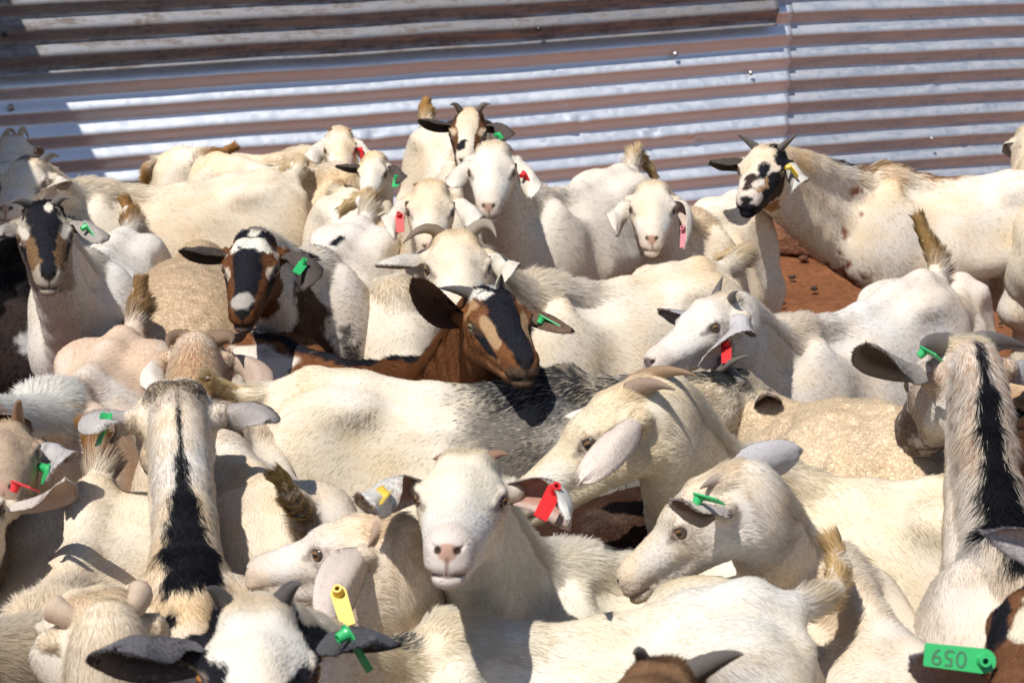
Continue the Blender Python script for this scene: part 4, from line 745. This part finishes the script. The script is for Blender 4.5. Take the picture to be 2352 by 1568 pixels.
G('18', 'big pied goat with spread horns, yellow tag and brown streaked back by the wall', W=(2035,392,.72), R=(2350,408,.70), len=.46, poll=(1765,345,'n'), nose=(1713,462,'n'), hs=1.0, nl=.43, fat=1.0, deep=.84, warm=.4, mane=1.0, seed=21, nosec=NOSB, coat=(.78,.75,.71), eyec=(.05,.04,.04),
  horns=[horn(1832,308,.10,'n',bow=(0,0,.05),**HG), horn(1692,308,.085,'n',bow=(0,0,.05),**HG)], ears=[ear(1822,440,'n',bow=.3,L=.13,oc=(.6,.57,.53)), ear(1634,372,'n',bow=.25,L=.14,**DK)], tail=(2360,470), tl=.12, tailc=(.6,.5,.34),
  patches=[('HL', ((-.03,.045,.04),(.05,.055,.02)), (.032,.026), BLK, dict(n=.5,f=40)), ('HL', ((.03,.012,.04),(.13,.018,.012)), (.012,.016), BLK, dict(n=.5,f=45)), ('HL', ((.05,.05,-.02),(.18,.03,-.06)), (.040,.030), DBR, dict(n=.25)), ('HL', ((.15,-.008,.0),(.205,.0,-.01)), (.018,.016), (.04,.025,.02), dict(n=.4)), ('HL', ((.10,.05,-.01),(.17,.035,-.03)), (.024,.02), BLK, dict(n=.3)), ('HL',((.13,.02,-.01),(.20,.018,-.02)),(.015,.012),(.42,.24,.11),dict(n=.4)), ('H', (.21,0,-.065),(.05,.04,.03),BLK,dict(n=.3)), ('H',(-.02,.02,.06),(.03,.02,.02),BLK,dict(n=.8,f=60)),
           ('C', (-.15,.30), (.02,.02), (.30,.18,.09), dict(n=.5,roan=.8)), ('C', (.32,.45), (.012,.012), BLK, dict(n=.4,roan=.8)), ('C', (-.42,-.22), (.013,.013), BLK, dict(n=.2)), ('C', (-.46,-.18), (.022,.022), (.45,.27,.14), dict(n=.4,roan=.6)), ('B', (.33,0,.52), (.04,.06,.13), (.24,.09,.045), dict(n=1.0,f=40)), ('B', (.30,.05,.40),(.05,.03,.08),(.24,.09,.045),dict(n=1.1,f=45)), ('HL', ((-.05,.0,-.08),(.04,0,-.10)), (.035,.04), (.42,.24,.11), dict(n=.3)), ('B', (.22,0,.22), (.05,.2,.10), (.26,.11,.06), dict(n=1.0,f=40))],
  tags=[(0, ((1815,383),(1833,405),'yellow',60))])
G('19', 'white goat cut by the right edge at the top, rump to the big pied goat', W=(2440,430,.70), R=(2640,400,.68), poll=(2372,300,'f'), nose=(2440,400,'n'), nl=.40, ears=[ear(2322,378,'n',L=.13), ear(2420,360,'f')], coat=(.66,.60,.50), warm=.3)
G('20', 'white kid with a red tag grazing behind the legs of the big pied goat', W=(2188,700,.46), R=(2200,668,.46), len=.28, poll=(2160,700,'n'), nose=(2130,770,'n'), hs=.62, nl=.2, ears=[ear(2160,740,'n',L=.16), ear(2100,720,'f')], tags=[(0, ((2164,703),(2158,738),'red',55))], coat=(.74,.68,.64))
G('21', 'tall white goat seen from behind with dark horns and black mane down its neck', W=(2330,1250,.71), R=(2650,1600,.68), len=.55, poll=(2218,790,'f'), nose=(2085,985,'f'), nl=.45, hs=1.14, neck=.85, warm=.25, seed=31, mane=1.2, coat=(.76,.71,.66), inc=(.10,.07,.06), earc=(.50,.47,.45),
  horns=[horn(2118,805,.10,'n',bow=(0,.25,.15),r=.019,**HG), horn(2365,800,.12,'f',bow=(0,0,.1),r=.019,**HG)], ears=[ear(1993,788,'n',bow=.3,L=.19,W=.075,o=(.2,.2,-1),oc=(.40,.37,.35),ic=(.08,.055,.045)), ear(2385,860,'f',bow=.3,L=.17,oc=(.42,.40,.40))],
  patches=[('C', (.4,.97), (.045,.05), (.50,.35,.25), dict(n=.6,roan=.4)), ('C', (-.10,.97), (.028,.004), BLK, dict(n=.45,f=22,s=.5)), ('C', (.02,.30), (.036,.022), BLK, dict(n=.5,f=20,s=.4)), ('HL', ((-.02,.05,.0),(.1,.04,-.04)), (.03,.03), (.45,.30,.20), dict(sym=1,n=.4,roan=.6)), ('H', (-.02,0,.055), (.03,.07,.02), (.80,.72,.56), dict(n=.3)), ('H', (.17,0,-.04), (.09,.07,.05), (.2,.15,.12), dict(n=.4))],
  tags=[(0, ((2125,803),(2158,820),'green',75))])
G('22', 'brown muzzled goat peeping in at the right edge beside the tall goat', W=(2520,930,.62), R=(2700,900,.62), poll=(2400,850,'n'), nose=(2335,950,'n'), hs=.85, nl=.33, coat=(.36,.17,.07), dirt=0, nosec=NOSB, ears=[ear(2470,900), ear(2330,870,'n',L=.1)])
G('23', 'dark brown kid with pale ear and green tag behind the tall goat neck', W=(2190,1060,.52), R=(2215,985,.52), len=.42, poll=(2118,1050,'n'), nose=(2140,1165,'n'), hs=.8, nl=.28, coat=(.10,.045,.025), dirt=0, nosec=NOSB, ears=[ear(2200,1090,'n'), ear(2030,1078,'n',L=.15,oc=(.46,.44,.45),bow=.3)], tags=[(1, ((2045,1048),(2036,1078),'green',15))])
G('24', 'white goat facing left with grey horns, upright pale ear and green tag on the other', W=(1905,1290,.66), R=(2120,1490,.66), len=.58, dip=.05, poll=(1662,1092,.83,1), nose=(1472,1284,'f',.5), hs=.84, nl=.40, warm=.35, seed=12, fat=1.1, nosec=(.40,.30,.26), coat=(.80,.76,.70), inc=(.16,.09,.06), neck=.92,
  horns=[horn(1608,1122,.035,'n',bow=(-.1,0,.2),r=.014,c=(.40,.32,.26)), horn(1762,1070,.10,'f',bow=(0,-.1,.1),r=.014,c=(.20,.17,.13))], ears=[ear(1545,1150,'n',bow=.30,L=.15,o=(.3,.3,-1),oc=(.62,.55,.5),ic=(.12,.07,.05),cup=1.0), ear(1842,1035,'f',bow=.3,L=.23,W=.075,o=(.9,0,.3),oc=(.56,.53,.53),ic=(.60,.55,.54))],
  tags=[(0, ((1608,1138),(1656,1150),'green',75))])
G('26', 'white goat with level ears, red and yellow tags, smiling at the camera in front centre', W=(1300,1280,.66), R=(1900,1240,.66), poll=(1075,1058,'n'), nose=(1026,1272,'n'), hs=.97, warm=.28, mane=1.0, warmc=(.80,.70,.50), coat=(.80,.77,.72),
  horns=[horn(1168,1044,.035,'n',r=.012,c=(.30,.17,.11)), horn(990,1054,.02,r=.012,c=(.30,.17,.11))], ears=[ear(1302,1195,'n',L=.185,o=(1,.0,-.15),cup=1.15,bow=.42,ic=(.48,.26,.20)), ear(858,1168,'n',L=.185,o=(1,0,-.15),cup=1.15,bow=.38,ic=(.48,.28,.22))],
  tags=[(0, ((1272,1128),(1240,1190),'red',0)), (1, ((885,1140),(868,1162),'yellow',70))])
G('27', 'dark brown woolly sheep half hidden in the shade behind the smiling goat', sheep=True, W=(1190,1235,.565), R=(1440,1185,.565), len=.66, fat=1.05, poll=(1000,1290,.5,1), nose=(960,1380,'n'), coat=(.050,.024,.015), warm=.4, warmc=(.10,.048,.03), hs=.8, nosec=NOSB)
G('28', 'cream hornless-looking goat with knobbly horn stubs resting, yellow tag on its hanging ear', W=(1075,1455,.62), R=(1400,1520,.58), len=.5, poll=(885,1205,.80,1), nose=(630,1290,'f',.35), hs=.84, nl=.40, warm=.5, seed=14, nosec=(.50,.27,.19), coat=(.78,.72,.66), roll=10,
  horns=[horn(845,1255,.035,'n',bow=(-.2,0,.2),r=.017,c=(.42,.30,.22)), horn(910,1195,.04,'f',bow=(-.2,0,.2),r=.016,c=(.42,.30,.22))], ears=[ear(745,1455,'n',bow=.2,L=.20,W=.085,oc=(.70,.60,.54),cup=.5), ear(930,1215,'f')], tags=[(0, ((778,1363),(800,1436),'yellow',0,-.09))])
G('29', 'white goat seen from behind with a bold black stripe down its neck, green tag', W=(428,1300,.69), R=(455,1800,.66), len=.56, poll=(402,898,'f'), nose=(392,1010,'f'), nl=.44, hs=1.16, fat=.95, warm=.45, seed=15, mane=.35, neck=.94, coat=(.79,.75,.70), earc=(.56,.52,.50),
  ears=[ear(245,978,'n',bow=.35,L=.17,o=(.9,0,-.3)), ear(608,972,'n',bow=.3,L=.17,o=(.9,0,-.3),oc=(.42,.38,.36))], horns=[horn(475,905,.03,'f',r=.014,c=(.3,.25,.2)), horn(345,905,.03,'f',r=.014,c=(.3,.25,.2))],
  patches=[('C', (.02,.92), (.042,-.018), BLK, dict(n=.3,f=25,s=.4)), ('C', (-.10,.12), (.030,.045), BLK, dict(n=.5,f=25)), ('B', (.08,.035,.66), (.028,.022,.05), BLK, dict(n=.35)), ('C', (.85,1.0), (.035,.06), (.45,.36,.29), dict(n=.6,roan=.6)), ('H',(-.03,0,.05),(.03,.07,.02),(.2,.16,.13),dict(n=.9,f=35,roan=.7))],
  tags=[(0, ((250,962),(226,1022),'green',70))])
G('31', 'white goat at the left with brown curled tail, a dark shadow lying across its back', W=(120,1400,.69), R=(228,1098,.68), poll=(-190,1440,.76,1), nose=(-300,1450,'n'), nl=.42, fat=1.15, warm=.25, mane=1.3, seed=16, tail=(205,990), tl=.13, thair=.065, tailc=(.34,.17,.055), tn=4200,
  ears=[ear(-350,1450), ear(-260,1500)])
G('32', 'white goat at the bottom left corner seen from behind with two stubby curved horns', W=(235,1700,.70), R=(300,2100,.66), len=.5, poll=(228,1385,.80,1), nose=(150,1500,'f'), nl=.36, hs=1.05, seed=17, warm=.2, neck=.85,
  horns=[horn(362,1492,.10,'n',bow=(-.1,.25,.05),r=.019,wide=.045,c=(.52,.40,.30)), horn(190,1502,.10,'n',bow=(-.1,-.25,.05),r=.020,wide=.042,c=(.52,.40,.30))], ears=[ear(330,1720,'f',L=.11), ear(130,1720,'f',L=.11)])
G('34', 'cream goat at the left with tall brown tail and shaggy white withers', W=(110,905,.70), R=(300,762,.67), poll=(-70,930,'n'), nose=(-150,1040,'n'), nl=.40, warm=.6, mane=1.4, patches=[('C', (-.2,.8), (.05,.06), (.80,.78,.73), dict(n=.4,s=.4))], seed=18, coat=(.78,.72,.66), warmc=(.72,.54,.40), tail=(318,655), tl=.13, thair=.055, tailc=(.34,.21,.09), fat=1.05, ears=[ear(-150,980), ear(-50,1020)])
G('35', 'goat head at left edge with pointed horn, green tag on its hanging ear', W=(-190,1010,.68), R=(-520,960,.66), poll=(5,985,'n'), nose=(8,1125,'n'), hs=.9, nl=.38, coat=(.36,.26,.20), dirt=.3, horns=[horn(46,922,.08,'n',**HB), horn(-20,930,.08)], ears=[ear(110,1100,'n',bow=.35,oc=(.55,.52,.52)), ear(-80,1080)], tags=[(0, ((108,1078),(104,1102),'green',70))])
G('36', 'goat whose long pale ear with a red tag reaches in at left edge', W=(-330,1170,.66), R=(-620,1130,.66), poll=(-75,1115,.78,1), nose=(-110,1250,'n'), hs=.95, ears=[ear(150,1103,'n',L=.20,W=.05,bow=.4,o=(.2,0,-1),oc=(.66,.58,.54)), ear(-200,1170)], tags=[(0, ((40,1108),(80,1122),'red',85))])
G('37', 'tan headed goat seen from behind with curled rough horns and tail sticking out right', W=(478,955,.66), R=(575,1062,.655), len=.52, poll=(455,780,'f'), nose=(500,920,'f'), nl=.38, hs=1.0, warm=.4, seed=19, coat=(.77,.72,.66), fat=1.05, tail=(645,1098), tl=.13, tnf='n', thair=.05, tailc=(.50,.34,.14), tn=3600,
  horns=[horn(388,800,.075,'n',bow=(.2,.4,.3),r=.022,c=(.25,.16,.10)), horn(530,790,.075,'n',bow=(.2,-.4,.3),r=.024,c=(.22,.14,.09))], ears=[ear(362,900,'n',L=.15), ear(592,925,'n',L=.18,bow=.4,oc=(.55,.42,.34),ic=(.10,.05,.03))],
  patches=[('C', (.3,.98), (.08,.08), (.62,.42,.28), dict(n=.5,f=18,roan=.5,s=.4)), ('HBK', (-.05,0,0), (1,1,1), (.60,.42,.28), dict(n=.4,roan=.5))], tags=[(0, ((352,884),(366,888),'yellow',80))])
G('30', 'white foreground goat with raised golden tail, its black eyed head low at the bottom', W=(1040,1448,.70), R=(1805,1365,.725), poll=(583,1400,'n'), nose=(618,1790,'n'), nl=.44, hs=1.06, fat=1.15, warm=.45, seed=20, mane=.45, thin=1, dip=.05, neck=1.0, tail=(1912,1245), tc2=(1935,1360,.11), tl=.155, thair=.05, tn=4200, tailc=(.60,.43,.22), coat=(.80,.77,.72), iris=(.35,.15,.04), warmc=(.80,.68,.48),
  horns=[horn(692,1340,.055,'n',r=.016,bow=(0,0,.3),c=(.10,.09,.09)), horn(474,1352,.055,'n',r=.016,bow=(0,0,.3),c=(.10,.09,.09))], ears=[ear(862,1478,'n',bow=.4,L=.17,o=(.3,0,-1),oc=(.10,.10,.11),ic=(.03,.025,.025)), ear(262,1490,'n',bow=.35,L=.19,W=.08,oc=(.20,.19,.2),ic=(.035,.03,.03))],
  patches=[('HL', ((-.01,.058,.02),(.10,.066,-.01)), (.026,.040), BLK, dict(sym=1,n=.35,f=50)), ('HL', ((-.02,-.045,.05),(.02,-.05,.03)), (.012,.02), BLK, dict(n=.4)), ('H', (.04,.058,-.01), (.012,.012,.012), (.5,.48,.46), dict(sym=1,n=.9,f=70)), ('HL', ((.09,.055,-.02),(.2,.035,-.05)), (.02,.015), BLK, dict(sym=1)), ('C', (.12,.30), (.022,.018), (.05,.06,.08), dict(n=.6,s=.4,roan=.7)), ('B',(.27,-.09,.5),(.06,.05,.1),(.3,.33,.38),dict(n=.5,roan=.5))],
  tags=[(0, ((800,1452),(855,1545),'green',70,.012))])
G('40', 'brown and tan horned goat head just showing at the bottom edge', W=(1700,1900,.66), R=(2100,2100,.66), len=.5, poll=(1530,1545,'n'), nose=(1440,1760,'n'), nl=.40, hs=.78, coat=(.10,.045,.025), warm=.6, warmc=(.45,.28,.14), dirt=0, seed=22, nosec=NOSB,
  horns=[horn(1706,1502,.11,'n',bow=(0,.1,.12),r=.019,**HG), horn(1455,1500,.05,'n',r=.014,**HG)], ears=[ear(1700,1640,'n',oc=(.1,.05,.03)), ear(1350,1640,'n',oc=(.1,.05,.03))])
G('41', 'brown and black faced goat in the bottom right corner, numbered green tag on its ear', W=(2480,1700,.62), R=(2750,1900,.62), len=.5, poll=(2362,1385,'n'), nose=(2300,1650,'n'), nl=.36, hs=.95, coat=(.22,.10,.045), warm=.4, warmc=(.12,.05,.025), dirt=0, seed=23, nosec=NOSB, roll=55, vis=1700,
  horns=[None, None], ears=[ear(2262,1222,'n',bow=.3,L=.17,oc=(.42,.41,.43),ic=(.5,.47,.47),W=.05), ear(2095,1508,'n',bow=.15,L=.27,W=.07,o=(.2,0,-1),oc=(.55,.51,.49),ic=(.55,.50,.48))],
  patches=[('HL', ((-.03,0,.05),(.1,0,.04)), (.025,.02), BLK, dict(n=.3)), ('HL', ((-.02,.035,.045),(.12,.03,.02)), (.014,.012), (.74,.66,.52), dict(n=.4,sym=1))],
  tags=[(1, ((2258,1517),(2125,1502),'green',0,-.08,.066,'059'))])
G('43', 'black goat standing in the deep shade at the left edge', W=(40,640,.60), R=(-260,610,.60), len=.5, poll=(30,560,'f'), nose=(60,660,'f'), hs=.85, nl=.33, coat=(.02,.018,.02), warm=.2, warmc=(.10,.05,.03), dirt=0, nosec=NOSB, ears=[ear(0,640), ear(70,600,'f')], patches=[('B', (.3,0,.55),(.06,.1,.05),(.5,.5,.5),dict(n=.5))])
for _g in GOATS: goat(_g)
